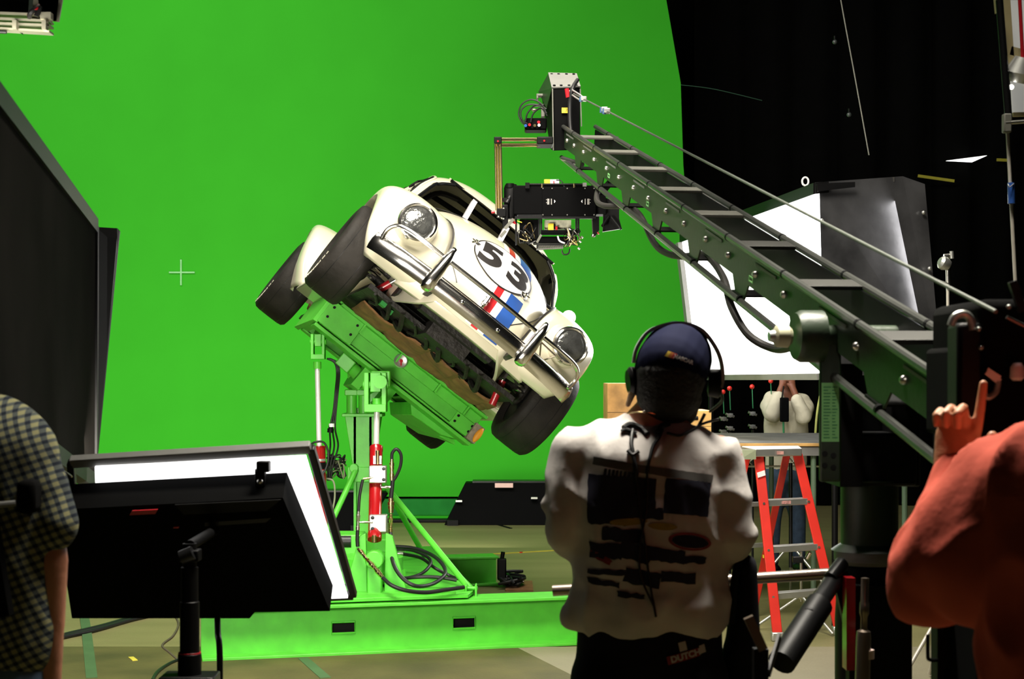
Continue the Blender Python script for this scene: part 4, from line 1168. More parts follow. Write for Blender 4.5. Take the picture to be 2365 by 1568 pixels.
# upright fork
uy = 4.02
ft = P(1918, 850, uy)
K(MB().span(P(1894, 775, uy) , P(1940, 1112, uy + .02)), 'fork_plate', M['crane'], bevel=.006)
K(MB().span(P(1940, 840, uy + .01), P(1952, 1112, uy + .22)), 'fork_web', M['black'])
K(MB().span(P(2060, 860, uy + .05), P(2082, 1112, uy + .25)), 'fork_plate', M['black'], bevel=.006)
pp = K(MB().span(P(1898, 884, uy - .004), P(1937, 1020, uy + .001)), 'load_chart', M['paper'], smooth=False, label='lime paper load chart')
tl = MB()
rnd = random.Random(2)
for k in range(17):
    y_ = 893 + k * 7.3
    for (x0_, x1_) in ((1902, 1902 + rnd.uniform(10, 18)), (1922, 1922 + rnd.uniform(6, 12))): tl.span(P(x0_, y_, uy - .0055), P(x1_, y_ + 2.0, uy - .0050))
tl.build('chart_lines', mat('green_ink', (.03, .22, .08), .7), pp)
for (x_, y_) in ((1905, 1048), (1925, 1052), (1905, 1075), (1925, 1080)): K(MB().rod(P(x_, y_, uy - .004), P(x_, y_, uy + .004), .0075, 12), 'plate_hole', M['black'])
K(MB().span(P(1940, 1000, uy + .02), P(2078, 1112, uy + .2)), 'turret_block', M['black'], bevel=.008)
K(MB().span(P(1955, 870, uy + .16), P(2060, 1000, uy + .26)), 'turret_back', M['black'])
ccx = P(2008, 1200, 4.12).x
K(MB().lathe([(.10, EYE - 400 / F * 4.12), (.075, EYE - 385 / F * 4.12), (.075, EYE - 242 / F * 4.12), (.092, EYE - 240 / F * 4.12), (.092, EYE - 236 / F * 4.12)], (ccx, 4.12, 0), (0, 0, 1), 40), 'column', M['crane'])
K(MB().lathe([(.082, -.045), (.092, -.035), (.092, -.012), (.086, 0), (.075, .002)], (ccx, 4.12, EYE - 392 / F * 4.12), (0, 0, 1), 40), 'column_ring', M['grey'])
K(MB().lathe([(.090, .30), (.090, .98), (.082, 1.12)], (ccx, 4.12, 0), (0, 0, 1), 32), 'lower_column', M['black'])
K(MB().span(P(1962, 1350, 4.02), P(2090, 1640, 4.1)), 'mast_housing', M['black'], bevel=.006)
# dolly base below the frame
K(MB().box((ccx, 4.12, .26), (.75, .9, .12)), 'dolly_deck', M['black'], bevel=.01)
for sx in (-1, 1):
    for sy in (-1, 1):
        K(MB().rod((ccx + sx * .36, 4.12 + sy * .38, .11), (ccx + sx * .44, 4.12 + sy * .38, .11), .11, 24), 'dolly_wheel', M['rubber'])
# arms, struts and cylinders around the column
K(MB().rod(P(1277, 1364, 4.15), P(1915, 1325, 4.06), .0150, 16), 'outrigger_tube', M['copper'])
K(MB().rod(P(1925, 1340, 4.0), P(1868, 1425, 3.85), .024), 'damper_sleeve', M['darkmetal'])
K(MB().rod(P(1893, 1395, 3.9), P(1805, 1530, 3.75), .034), 'damper_cylinder', M['black'])
K(MB().rod(P(1918, 1335, 3.98), P(1945, 1300, 4.02), .018), 'damper_eye', M['darkmetal'])
K(MB().lathe([(.0, 0), (.010, .002), (.010, .06), (.012, .065), (.012, .09), (.0085, .10), (.0085, .13), (.017, .135), (.0185, .15), (.0185, .46), (.017, .47)], P(1998, 1333, 3.9), (-.03, -.02, -1), 24), 'silver_strut', M['copper'])
K(MB().lathe([(.0195, 0), (.0195, .022)], P(2001, 1500, 3.9), (0, 0, -1), 24), 'strut_label', mat('white_red_label', (.6, .45, .42), .6))
K(MB().span(P(1955, 1335, 3.95), P(1966, 1540, 4.0)), 'red_strut', M['redpart'])
K(MB().beam(P(1728, 1425, 3.3), P(1762, 1500, 3.3), .018, .02), 'bent_tube', M['copper'])
K(MB().span(P(1742, 1500, 3.3), P(1770, 1640, 3.33)), 'support_post', M['black'])
K(MB().beam(P(1775, 1555, 3.3), P(1800, 1470, 3.4), .006, .02), 'support_fin', M['black'])
K(MB().prism([P(1925, 1335, 4.0), P(1958, 1318, 4.0), P(1960, 1480, 4.0)], (0, .03, 0)), 'gusset_plate', M['black'])

# ---------------------------------------------------------------- camera and its hanging mount
hd = thing('film_camera', P(1275, 505, 8.1), 'black film camera hung upside down from the crane end in front of the windscreen', 'camera')
def H(mb, name, m, **k): return mb.build(name, m, hd, **k)
d_ = 8.1
H(MB().span(P(1186, 428, d_), P(1375, 503, d_ + .18)), 'camera_body', M['camblk'], bevel=.004)
body_ = [o for o in bpy.data.objects if o.name.startswith('camera_body')][-1]
MB().span(P(1252, 433, d_ - .012), P(1376, 500, d_)).build('side_cover', M['camblk'], body_, bevel=.002)
for x_ in (1254, 1275, 1310, 1351, 1372):
    for y_ in (435, 496): MB().rod(P(x_, y_, d_ - .012), P(x_, y_, d_ - .016), .0035, 8).build('cover_screw', M['steel'], body_)
for x_, rot_ in ((1268, 1), (1357, -1)):
    b = MB(); rl = random.Random(11)
    for k in range(6):
        z_ = -.0145 + k * .0052
        b.box(P(x_, 465, d_ - .0135) + V((-.004 * rot_, 0, z_)), (.011, .0006, .0034)); b.box(P(x_ + 5.5 * rot_, 465, d_ - .0135) + V((0, 0, z_)), (.005, .0006, .0036))
        if k in (1, 4): b.box(P(x_ - 6 * rot_, 465, d_ - .0135) + V((0, 0, z_ + .0026)), (.003, .0006, .0030))
    b.build('cover_logo', M['fadedw'], body_, smooth=False, label='small sideways white lettering too small to read')
    b = MB(); c3 = P(x_ + 12 * rot_, 465, d_ - .0135)
    b.prism([c3 + V((0, 0, .009)), c3 + V((.007 * rot_, 0, 0)), c3 + V((0, 0, -.009))], (0, -.0006, 0)); b.build('cover_logo', M['white'], body_, smooth=False, label='small white mark')
H(MB().lathe([(.03, -.09), (.038, -.07), (.038, .07), (.03, .09)], P(1180, 466, d_ + .05), (0, 0, 1), 20), 'end_motor', M['black'])
H(MB().rod(P(1178, 434, d_ + .03), P(1178, 424, d_ + .03), .022), 'motor_cap', M['black'])
H(MB().span(P(1189, 499, d_ - .01), P(1376, 506, d_ + .02)), 'lower_rail', M['darkmetal'])
H(MB().rod(P(1222, 426, d_), P(1350, 426, d_), .006), 'top_rod', M['black'])
H(MB().box(P(1218, 429, d_), (.022, .03, .03)), 'rod_clamp', M['black'])
for x_ in (1252, 1326): H(MB().rod(P(x_, 424, d_), P(x_, 434, d_), .007), 'rod_post', M['brass'])
H(MB().box(P(1350, 427, d_), (.02, .03, .02)), 'rod_end', M['grey'])
H(MB().span(P(1257, 414, d_ + .04), P(1270, 434, d_ + .10)), 'yellow_band', M['yellow'])
H(MB().span(P(1270, 414, d_ + .04), P(1291, 434, d_ + .10)), 'white_canister', M['white'], bevel=.004)
H(MB().rod(P(1279, 418, d_ + .03), P(1280, 434, d_ + .03), .003), 'red_wire', M['redpart'])
H(MB().tube(smooth_pts([P(1285, 416, d_ + .02), P(1296, 418, d_), P(1304, 432, d_)], 5), .003, 6), 'top_wire', M['cable'])
# cage below the body
cgx = MB()
for a, b_ in (((1192, 505), (1192, 566)), ((1245, 505), (1245, 545)), ((1250, 505), (1250, 540)), ((1331, 505), (1331, 540)), ((1336, 505), (1336, 545))):
    H(MB().beam(P(*a, d_ + .02), P(*b_, d_ + .02), .010, .012, (0, 1, 0)), 'cage_post', M['darkmetal'])
H(MB().span(P(1250, 531, d_ + .0), P(1331, 543, d_ + .10)), 'cage_tray', M['camblk'], bevel=.002)
H(MB().span(P(1258, 508, d_ + .05), P(1318, 532, d_ + .12)), 'glass_block', mat('pale_glass_block', (.55, .55, .42), .25, var=.3, scale=40))
H(MB().span(P(1266, 516, d_ + .02), P(1278, 533, d_ + .05)), 'yellow_label', M['yellow'])
H(MB().span(P(1283, 523, d_ + .02), P(1287, 533, d_ + .05)), 'red_tab', M['redpart'])
H(MB().span(P(1200, 506, d_ + .02), P(1243, 562, d_ + .12)), 'gear_housing', M['camblk'], bevel=.004)
H(MB().span(P(1232, 546, d_ + .02), P(1330, 566, d_ + .16)), 'lower_block', M['camblk'], bevel=.003)
gv = H(MB().obox(P(1270, 570, d_ + .02), (.07, 0, .004), (0, .05, 0), (0, 0, .010)), 'vent_block', M['darkmetal'])
for k in range(24):
    c = P(1244 + k * 2.4, 571, d_ - .034); MB().obox(c, (.0012, 0, 0), (0, .003, 0), (.003, 0, .009)).build('vent_slot', M['slat'], gv)
H(MB().tube(smooth_pts([P(1298, 578, d_), P(1300, 586, d_), P(1307, 588, d_), P(1314, 584, d_), P(1316, 574, d_)], 5), .004, 6), 'wire_loop', M['cable'])
H(MB().tube(smooth_pts([P(1288, 545, d_ - .02), P(1292, 556, d_ - .02), P(1304, 562, d_ - .02)], 5), .0045, 6), 'white_wire', M['white'])
rnd = random.Random(8)
for k in range(9):
    q = [P(1318 + rnd.uniform(-16, 22), 548 + rnd.uniform(-22, 24), d_ + rnd.uniform(-.02, .05)) for _ in range(5)]
    H(MB().tube(smooth_pts(q, 5), .0025, 6), 'loose_wire', (M['cable'], M['brass'], M['steel'])[k % 3])
for k in range(7):
    q = [P(1205 + rnd.uniform(-8, 34), 540 + rnd.uniform(-26, 24), d_ - .005 + rnd.uniform(-.02, .02)) for _ in range(4)]
    H(MB().tube(smooth_pts(q, 5), .003, 6), 'loose_wire', (M['cable'], M['brass'], M['darkmetal'])[k % 3])
for (x_, y_) in ((1338, 556), (1335, 572), (1342, 546)): H(MB().rod(P(x_, y_, d_), P(x_ + 4, y_ + 4, d_), .006), 'connector', M['alu'])
# left clamps and lens side handles
H(MB().beam(P(1186, 506, d_ - .02), P(1166, 528, d_ - .02), .016, .014, (0, 1, 0)), 'clamp_lever', M['slat'])
H(MB().beam(P(1168, 533, d_ - .02), P(1156, 547, d_ - .02), .014, .014, (0, 1, 0)), 'clamp_lever', M['slat'])
H(MB().beam(P(1250, 542, d_ - .02), P(1240, 560, d_ - .02), .012, .012, (0, 1, 0)), 'clamp_lever', M['slat'])
H(MB().prism([P(1187, 505, d_ - .01), P(1192, 518, d_ - .01), P(1181, 514, d_ - .01)], (0, .01, 0)), 'red_flag', M['redpart'])
H(MB().obox(P(1200, 512, d_ - .01), (.012, 0, -.004), (0, .004, 0), (0, 0, .002)), 'yellow_flag', M['yellow'])
# right bracket and hanging plate
H(MB().span(P(1376, 440, d_ + .02), P(1396, 500, d_ + .14)), 'right_cheek', M['black'])
H(MB().prism([P(1368, 500, d_), P(1384, 500, d_), P(1384, 532, d_), P(1376, 545, d_), P(1370, 540, d_)], (0, .08, 0)), 'right_arm', M['black'])
H(MB().sphere(P(1370, 544, d_), .010), 'arm_ball', M['steel'])
H(MB().rod(P(1380, 536, d_ - .01), P(1383, 541, d_ - .01), .004), 'red_knob', M['redpart'])
H(MB().prism([P(1395, 455, d_ + .05), P(1430, 470, d_ + .05), P(1430, 505, d_ + .05), P(1436, 528, d_ + .05), P(1392, 535, d_ + .05)], (0, .03, 0)), 'hanging_plate', M['darkmetal'])
H(MB().tube(smooth_pts([P(1412, 500, d_ + .03), P(1424, 515, d_ + .03), P(1435, 530, d_ + .03)], 4), .006, 8), 'plate_handle', M['darkmetal'])
H(MB().rod(P(1405, 502, d_ + .04), P(1392, 522, d_ + .0), .009), 'plate_roller', M['darkmetal'])
H(MB().beam(P(1384, 452, d_ + .05), P(1410, 420, d_ - .1), .03, .02), 'hanger_strap', M['black'])
# tube mount: two horizontal and twin vertical rods
for y_ in (322, 335): H(MB().rod(P(1146, y_, d_), P(1250, y_, d_ + .1), .0095), 'mount_tube', M['tubem'] if 'tubem' in M else M['brass'])
for x_ in (1145, 1151, 1157): H(MB().rod(P(x_ - 1, 330, d_), P(x_ + 2, 486, d_), .0065), 'mount_tube', M['brass'])
H(MB().box(P(1150, 325, d_), (.04, .05, .035)), 'corner_clamp', M['black'], bevel=.004)
H(MB().rod(P(1150, 326, d_ - .03), P(1150, 326, d_ - .025), .005), 'red_stud', M['redpart'])
H(MB().span(P(1240, 315, d_), P(1276, 343, d_ + .16)), 'boom_clamp', M['black'], bevel=.006)
H(MB().rod(P(1257, 325, d_ - .006), P(1257, 325, d_), .005), 'red_stud', M['redpart'])
H(MB().box(P(1158, 492, d_), (.05, .06, .045)), 'lower_clamp', M['black'], bevel=.004)
H(MB().box(P(1167, 500, d_), (.03, .04, .12)), 'clamp_arm', M['black'], bevel=.004)
for (x_, y_) in ((1163, 481), (1163, 505), (1151, 500)): H(MB().rod(P(x_, y_, d_ - .03), P(x_, y_, d_ - .025), .004), 'clamp_stud', M['alu'])
H(MB().rod(P(1143, 489, d_), P(1135, 491, d_), .007), 'red_stud', M['redpart'])
H(MB().rod(P(1170, 470, d_), P(1180, 450, d_ + .03), .012), 'clamp_knob', M['darkmetal'])
H(MB().box(P(1168, 462, d_ + .02), (.03, .04, .02)), 'knob_plate', M['black'])
# electronics box behind the boom end
eb = thing('control_box', P(1240, 310, 8.35), 'small black connector box with looping cables beside the crane head', 'control box')
MB().span(P(1212, 272, 8.35), P(1262, 308, 8.47)).build('box_shell', M['camblk'], eb, bevel=.008)
for (x_, y_, m_) in ((1223, 288, 'redpart'), (1235, 290, 'brass'), (1245, 289, 'white'), (1214, 290, 'bluestripe'), (1244, 282, 'redpart')):
    MB().rod(P(x_, y_, 8.355), P(x_, y_, 8.33), .008, 12).build('connector', M[m_], eb)
for pts_ in ([(1215, 290), (1204, 280), (1198, 262), (1206, 240), (1228, 230), (1250, 240), (1262, 262)], [(1218, 286), (1205, 275), (1204, 255), (1220, 242), (1245, 243), (1262, 252)], [(1214, 280), (1218, 262), (1232, 246), (1248, 240)], [(1226, 282), (1232, 262), (1250, 250), (1264, 268)]):
    MB().tube(smooth_pts([P(x_, y_, 8.34 - .01 * k) for k, (x_, y_) in enumerate(pts_)], 6), .0042, 8).build('looped_cable', M['cable'], eb)
MB().span(P(1239, 216, 8.5), P(1258, 226, 8.56)).build('bracket_arm', M['slat'], eb, bevel=.003)
MB().span(P(1239, 218, 8.5), P(1243, 232, 8.56)).build('bracket_arm', M['slat'], eb, bevel=.003)
MB().span(P(1233, 240, 8.5), P(1256, 247, 8.56)).build('bracket_arm', M['slat'], eb, bevel=.003)
MB().span(P(1250, 246, 8.5), P(1258, 274, 8.56)).build('bracket_arm', M['slat'], eb, bevel=.003)
MB().sphere(P(1234, 254, 8.5), (.016, .01, .008)).build('bracket_knob', M['copper'], eb)
# ================================================================ big light boxes
# left: tall dark panel seen from behind
t = thing('studio_light', V((-2.1, 4.2, 1.2)), 'huge dark light panel seen from behind at the left edge, with a side flap', 'light panel')
q = [P(-150, 26, 2.6), P(222, 522, 5.5), P(220, 1112, 5.5), P(-150, 846, 2.6)]
nrm = (q[1] - q[0]).cross(q[3] - q[0]).normalized(); nrm = nrm if nrm.y > 0 else -nrm
MB().prism(q, -nrm * .02).build('side_wall', M['housing'], t, smooth=False)
for i in range(4):
    MB().beam(q[i] - nrm * .012, q[(i + 1) % 4] - nrm * .012, .05, .04, nrm).build('edge_rail', M['black'], t)
wv = V((-1.5, .15, 0))
MB().prism([q[1], q[2], q[2] + wv, q[1] + wv], (0, -.02, 0)).build('diffuser', M['emit'], t, smooth=False)
MB().prism([a_ + V((0, -.05, 0)) for a_ in (q[1], q[2], q[2] + wv, q[1] + wv)], (0, -.02, 0)).build('reflector', M['black'], t, smooth=False)
MB().prism([P(222, 524, 5.52), P(270, 527, 5.62), P(276, 534, 5.64), P(272, 570, 5.64), P(219, 1108, 5.52)], (0, .012, 0)).build('side_flap', M['black'], t, smooth=False)
b = MB(); b.rod((-2.12, 4.6, .0), (-2.12, 4.6, 1.5), .03); b.build('stand', M['black'], t)
rope('safety_wire', [P(105, 1056, 3.9), P(166, 1101, 3.8)], .0025, M['steel'], 'thin bright wire beside the shoulder of the man in plaid', 'wire', n=6)
# low light box whose white diffuser shows along two sides
t = thing('light_box', V((-.95, 4.5, 0)), 'black light box at lower left glowing white along its top and right side', 'light box')
def LP(px, py): 
    f = (py - 1045) / 360.0; return P(px, py, 4.30 + .42 * f)
fr_o = [LP(160, 1078), LP(716, 1044), LP(815, 1386), LP(185, 1412)]
n2 = (fr_o[1] - fr_o[0]).cross(fr_o[3] - fr_o[0]).normalized(); n2 = n2 if n2.y > 0 else -n2
MB().prism([LP(219, 1080), LP(706, 1056), LP(803, 1381), LP(230, 1404)], n2 * .01).build('diffuser', M['emit'], t, smooth=False)
for i, w_ in ((0, .030), (1, .022), (2, .02), (3, .02)):
    MB().beam(fr_o[i] + n2 * .02, fr_o[(i + 1) % 4] + n2 * .02, w_, .025, n2).build('frame_rail', M['grey'] if i == 0 else M['darkmetal'], t, bevel=.003)  # top rail paler than the rest, its sheen put into the paint
hs = [LP(150, 1112), LP(664, 1084), LP(770, 1345), LP(600, 1348), LP(588, 1362), LP(185, 1362)]
MB().prism([a - n2 * .012 for a in hs], -n2 * .10).build('housing', M['blackbox'] if 'blackbox' in M else M['blackcloth'], t, smooth=False)
MB().prism([a - n2 * .012 for a in (LP(420, 1098), LP(660, 1086), LP(628, 1112), LP(440, 1120))], -n2 * .105).build('housing_lid', M['black'], t, smooth=False)
MB().prism([a - n2 * .13 for a in (LP(490, 1128), LP(640, 1118), LP(628, 1128), LP(490, 1137))], -n2 * .004).build('grey_strip', M['darkmetal'], t, smooth=False)
b = MB(); b.box(LP(612, 1060) - n2 * .03, (.035, .04, .03)); b.box(LP(606, 1080) - n2 * .04, (.028, .03, .05)); b.build('yoke_clamp', M['black'], t, bevel=.003)
MB().sphere(LP(607, 1078) - n2 * .06, .009).build('clamp_knob', M['steel'], t)
MB().prism([a - n2 * .13 for a in (LP(326, 1102), LP(384, 1099), LP(378, 1109), LP(320, 1112))], -n2 * .003).build('red_tape', M['redpart'], t, smooth=False)
MB().prism([a - n2 * .13 for a in (LP(420, 1139), LP(432, 1138), LP(430, 1142), LP(418, 1142))], -n2 * .003).build('red_tape', M['redpart'], t, smooth=False)
# its stand
sx = P(438, 1400, 4.0).x; sd = 4.0
st_ = MB(); b = thing('light_stand', V((sx, sd, 0)), 'black upright stand with a red band under the low light box', 'stand')
MB().lathe([(.030, .0), (.030, EYE - 640 / F * sd), (.025, EYE - 635 / F * sd), (.025, EYE - 520 / F * sd), (.022, EYE - 518 / F * sd), (.022, EYE - 440 / F * sd), (.018, EYE - 438 / F * sd), (.018, EYE - 385 / F * sd)], (sx, sd, 0), (0, 0, 1), 24).build('mast', M['black'], b)
MB().lathe([(.029, 0), (.029, .04)], (sx, sd, EYE - 672 / F * sd), (0, 0, 1), 24).build('red_band', M['redpart'], b)
MB().rod(P(418, 1288, sd - .03), P(446, 1276, sd - .03), .018).build('tilt_lock', M['darkmetal'], b)
MB().box(P(440, 1282, sd), (.05, .05, .03)).build('tilt_head', M['black'], b, bevel=.004)
MB().rod((sx, sd, EYE - 390 / F * sd), (sx - .0, sd + .33, EYE - 385 / F * sd), .014).build('yoke_pin', M['black'], b)
for a in (90, 210, 330):
    a = math.radians(a); MB().rod((sx, sd, .55), (sx + .55 * math.cos(a), sd + .55 * math.sin(a), .02), .014).build('leg', M['black'], b)
MB().box((sx, sd, EYE - 698 / F * sd), (.14, .10, .025)).build('leg_collar', M['darkmetal'], b, bevel=.004)
rope('power_cable', [P(502, 1405, 4.6), P(503, 1460, 4.55), P(508, 1568, 4.5), V((P(510, 1568, 4.5).x, 4.45, .02))], .009, M['cable'], 'black cable hanging straight down from the low light box', 'cable')
# right: large glowing panel with dark side wall
t = thing('studio_light', V((1.7, 11.2, 0)), 'large glowing white light panel with a dark side wall, behind the crane', 'light panel')
LB, RB = P(1608, 866, 13.0), P(1893, 862, 9.7)
LT, RT = P(1572, 560, 13.0), P(1882, 448, 9.7)
nn = (RB - LB).cross(LT - LB).normalized(); nn = nn if nn.x < 0 else -nn
MB().prism([LB, RB, RT, LT], -nn * .03).build('diffuser', mat('bright_diffuser', (.9, .9, .9), .6, emit=(1, 1, 1), est=3.2), t, smooth=False)
MB().beam(LB - nn * .0, LT, .10, .07, nn).build('frame_rail', M['grey'], t)
MB().beam(LB - V((0, 0, .02)), RB - V((0, 0, .02)), .04, .035, nn).build('frame_rail', M['grey'], t)
MB().prism([LT + nn * .01, RT + nn * .01, RT + V((0, 0, .07)) + nn * .01, LT + V((0, 0, .07)) + nn * .01], -nn * .1).build('top_border', M['black'], t, smooth=False)
c1, c2 = RT + V((0.002, 0, .072)), RB + V((0.002, 0, -.02))
sd_ = [c1, P(2085, 407, 9.95), P(2136, 425, 10.0), P(2175, 862, 10.0), c2]
MB().prism(sd_, (0, .02, 0)).build('side_wall', mat('scuffed_silver_sheet', (.16, .16, .17), .36, .75, var=.5, scale=3, bump=.1, bscale=8), t, smooth=False)
MB().prism([P(1886, 424, 9.66), P(1975, 420, 9.75), P(1975, 432, 9.75), P(1888, 442, 9.66)], (0, .005, 0)).build('tape_patch', M['darkmetal'], t, smooth=False)
MB().prism([LT - nn * .1, LB - nn * .1, P(2175, 862, 12.9), P(2136, 500, 12.9)], (0, .02, 0)).build('back_wall', M['black'], t, smooth=False)
MB().box(P(2060, 415, 9.93), (.03, .02, .03)).build('corner_rivet', M['steel'], t)
for x_, y_ in ((2133, 491), (2147, 620), (2160, 747)): MB().sphere(P(x_, y_, 9.96), .013).build('edge_knob', M['alu'], t)
MB().sphere(P(1898, 509, 9.67), .012).build('edge_knob', M['alu'], t)
ey = P(1860, 419, 9.9)
e_ = MB(); e_.tube([ey + V((.020 * math.cos(a), 0, .026 * math.sin(a))) for a in [2 * PI * k / 20 for k in range(20)]], .0065, 8, closed=True); e_.rod(ey - V((0, 0, .024)), ey - V((0, 0, .05)), .007, 8)
e_.build('lifting_eye', M['white'], t)
for sx_, d0 in ((2.05, 9.9), (2.5, 10.3), (1.62, 12.7)):
    MB().rod((sx_, d0, 0), (sx_, d0, EYE + .02), .02).build('support_leg', M['black'], t)
# truss at top left
t = thing('lighting_frame', P(60, 60, 5.0), 'pale metal channel frame with a black panel hanging in the top left corner', 'light frame')
def chan(a, b_, dz):
    for o_ in (-1, 0, 1):
        MB().beam(P(a[0], a[1] + o_ * dz, 5.0), P(b_[0], b_[1] + o_ * dz, 5.0), .05, .013 if o_ else .008).build('channel_bar', mat('galvanised', (.50, .49, .38), .4, .7) if False else M['galv'], t)
for (y0, y1) in ((34, 38), (46, 52), (58, 62), (68, 76)):
    MB().beam(P(-60, y0 - 3, 5.0), P(119, y1, 5.0), .05, .007).build('channel_bar', M['galv'], t)
for x_ in (92, 104, 114, 127): MB().beam(P(x_ + 10, -60, 5.02), P(x_ - 1 if x_ < 120 else 119, 48, 5.02), .007, .05, (1, 0, 0)).build('channel_bar', M['galv'], t)
for x_ in (36, 104): MB().box(P(x_, 59, 4.97), (.013, .03, .030)).build('channel_bracket', M['galv'], t)
MB().box(P(108, 38, 4.98), (.034, .03, .022)).build('corner_bracket', M['galv'], t)
MB().prism([P(-60, -60, 5.05), P(70, -60, 5.05), P(65, 34, 5.05), P(-60, 30, 5.05)], (0, .05, 0)).build('black_panel', M['black'], t, smooth=False)
MB().tube(smooth_pts([P(66, 36, 4.97), P(72, 26, 4.95), P(84, 20, 4.95), P(90, 12, 4.96)], 4), .006, 6).build('tie_wire', M['redpart'], t)
MB().tube(smooth_pts([P(68, 40, 4.97), P(70, 30, 4.95), P(80, 22, 4.95), P(92, 16, 4.96), P(84, 38, 4.96)], 4), .008, 6).build('tie_cable', M['cable'], t)
MB().rod(P(-30, 72, 4.97), P(15, 74, 4.97), .006).build('cable_end', M['cable'], t)
MB().prism([P(45, 75, 4.97), P(52, 76, 4.97), P(55, 81, 4.97)], (0, .004, 0)).build('tape_end', M['black'], t)
for x_ in (-40, 125): MB().rod(P(x_, -40, 5.06), P(x_, -40, 5.06) + V((0, 0, 7)), .008, 8).build('suspension_rod', M['black'], t)

# bright unit and pale pole at the right edge
t = thing('work_light', P(2345, 280, 5.0), 'pale lamp frame with wooden struts glowing at the top right corner', 'light')
MB().prism([P(2324, 0, 5.1), P(2440, 0, 5.1), P(2440, 265, 5.1), P(2340, 265, 5.1)], (0, .01, 0)).build('diffusion_sheet', mat('hazy_sheet', (.6, .6, .58), .8, emit=(.9, .9, .85), est=.22), t, smooth=False)
for a, b_, w_ in (((2322, -20), (2334, 160), .022), ((2332, 118), (2440, 145), .028), ((2338, 265), (2440, 262), .012), ((2300, -10), (2304, 30), .012)):
    MB().beam(P(*a, 5.05), P(*b_, 5.05), .02, w_, (0, 0, 1)).build('wood_strut', mat('pale_wood_%d' % a[0], (.42, .36, .18), .7), t)
MB().lathe([(.035, 0), (.05, .03), (.03, .08)], P(2350, 190, 5.03), (.2, -.3, 1), 20).build('lamp_head', M['alu'], t)
MB().sphere(P(2336, 201, 5.0), (.008, .008, .008)).build('bulb', mat('hot_bulb', (1, 1, 1), .5, emit=(1, .95, .85), est=6), t)
MB().rod(P(2352, -60, 5.0), P(2365, 190, 5.0), .006).build('wire', M['redpart'], t)
t = thing('light_stand', V((P(2330, 870, 5.0).x, 5.0, 0)), 'tall thin pale pole with clamps at the right edge of the frame', 'stand')
def pole(a, b_, r, m, nm='pole_section'): return MB().rod(P(*a, 5.0), P(*b_, 5.0), r, 12).build(nm, m, t)
pole((2304, 30), (2325, 275), .0035, M['crane']); pole((2308, 0), (2330, 280), .012, M['black'])
pole((2326, 290), (2345, 650), .0055, M['pole']); pole((2345, 650), (2352, 870), .0075, M['pole'])
MB().rod(P(2352, 870, 5.0), V((P(2360, 870, 5.0).x, 5.0, 0.02)), .010, 12).build('pole_section', M['darkmetal'], t)
MB().box(P(2325, 285, 4.98), (.025, .03, .06)).build('clamp', M['slat'], t, bevel=.004)
MB().rod(P(2322, 284, 4.97), P(2400, 278, 4.97), .006).build('clamp_arm', M['steel'], t)
MB().rod(P(2335, 422, 4.99), P(2336, 470, 4.99), .011).build('blue_tape', M['bluestripe'], t)
MB().tube(smooth_pts([P(2328, 425, 4.98), P(2332, 432, 4.97), P(2342, 424, 4.98)], 4), .0018, 6).build('tie_wire', M['steel'], t)
for a in (90, 210, 330):
    a = math.radians(a); c = V((P(2358, 870, 5.0).x, 5.0, 0)); MB().rod(c + V((0, 0, .5)), c + V((.4 * math.cos(a), .4 * math.sin(a), .02)), .01).build('leg', M['black'], t)
# lamp stand beside the big panel
t = thing('light_stand', V((P(2192, 900, 8.0).x, 8.0, 0)), 'slim stand with a small round metal lamp head right of the glowing panel', 'stand')
MB().rod(P(2189, 668, 8.0), V((P(2195, 900, 8.0).x, 8.0, .3)), .008).build('riser', M['pole'], t)
MB().rod(P(2189, 588, 8.0), P(2191, 670, 8.0), .013).build('upper_riser', M['steel'], t)
MB().lathe([(.020, 0), (.034, .012), (.036, .03), (.026, .055), (.016, .06)], P(2170, 603, 7.95), (.8, .2, -.35), 20).build('lamp_head', M['alu'], t)
MB().rod(P(2180, 592, 7.97), P(2200, 590, 7.97), .012).build('grip_head', M['steel'], t)
MB().rod(P(2198, 580, 7.96), P(2199, 597, 7.96), .010).build('wing_nut', M['alu'], t)
MB().rod(P(2168, 648, 7.99), P(2189, 655, 7.99), .005).build('side_lever', M['alu'], t)
MB().tube(smooth_pts([P(2165, 735, 7.98), P(2172, 760, 7.98), P(2180, 795, 7.98)], 4), .008, 6).build('blue_cord', M['bluestripe'], t)
MB().tube(smooth_pts([P(2166, 740, 7.97), P(2174, 748, 7.97), P(2170, 765, 7.97), P(2176, 775, 7.97)], 4), .004, 6).build('green_cord', M['paper'], t)
for a in (90, 210, 330):
    a = math.radians(a); c = V((P(2195, 900, 8.0).x, 8.0, 0)); MB().rod(c + V((0, 0, .5)), c + V((.4 * math.cos(a), .4 * math.sin(a), .02)), .01).build('leg', M['pole'], t)
# ================================================================ ladder
lad = thing('step_ladder', onfloor(1860, 1470), 'red step ladder with an aluminium top standing behind the crane column', 'ladder')
def L(mb, name, m, **k): return mb.build(name, m, lad, **k)
fl, fr = onfloor(1795, 1480), onfloor(1936, 1466)
tz = 1.155
def at_z(px, d, z): return V(((px - 1182.5) / F * d, d, z))
tl_, tr_ = at_z(1752, 9.80, tz - .03), at_z(1842, 9.92, tz - .03)
def rail(a, b_, w_, dp, out, name='front_rail'):
    d = (b_ - a).normalized(); s_ = out.normalized()
    n_ = d.cross(s_).normalized()
    m_ = MB(); m_.beam(a, b_, dp * .12, w_, n_) if False else None
    m_ = MB(); c = (a + b_) / 2
    m_.obox(c, (b_ - a) / 2, s_ * .003, n_ * w_ / 2)
    for k in (-1, 1): m_.obox(c + n_ * (w_ / 2) * k - s_ * dp / 2, (b_ - a) / 2, s_ * dp / 2, n_ * .003)
    return L(m_, name, M['fibred'])
out = (fr - fl).normalized()
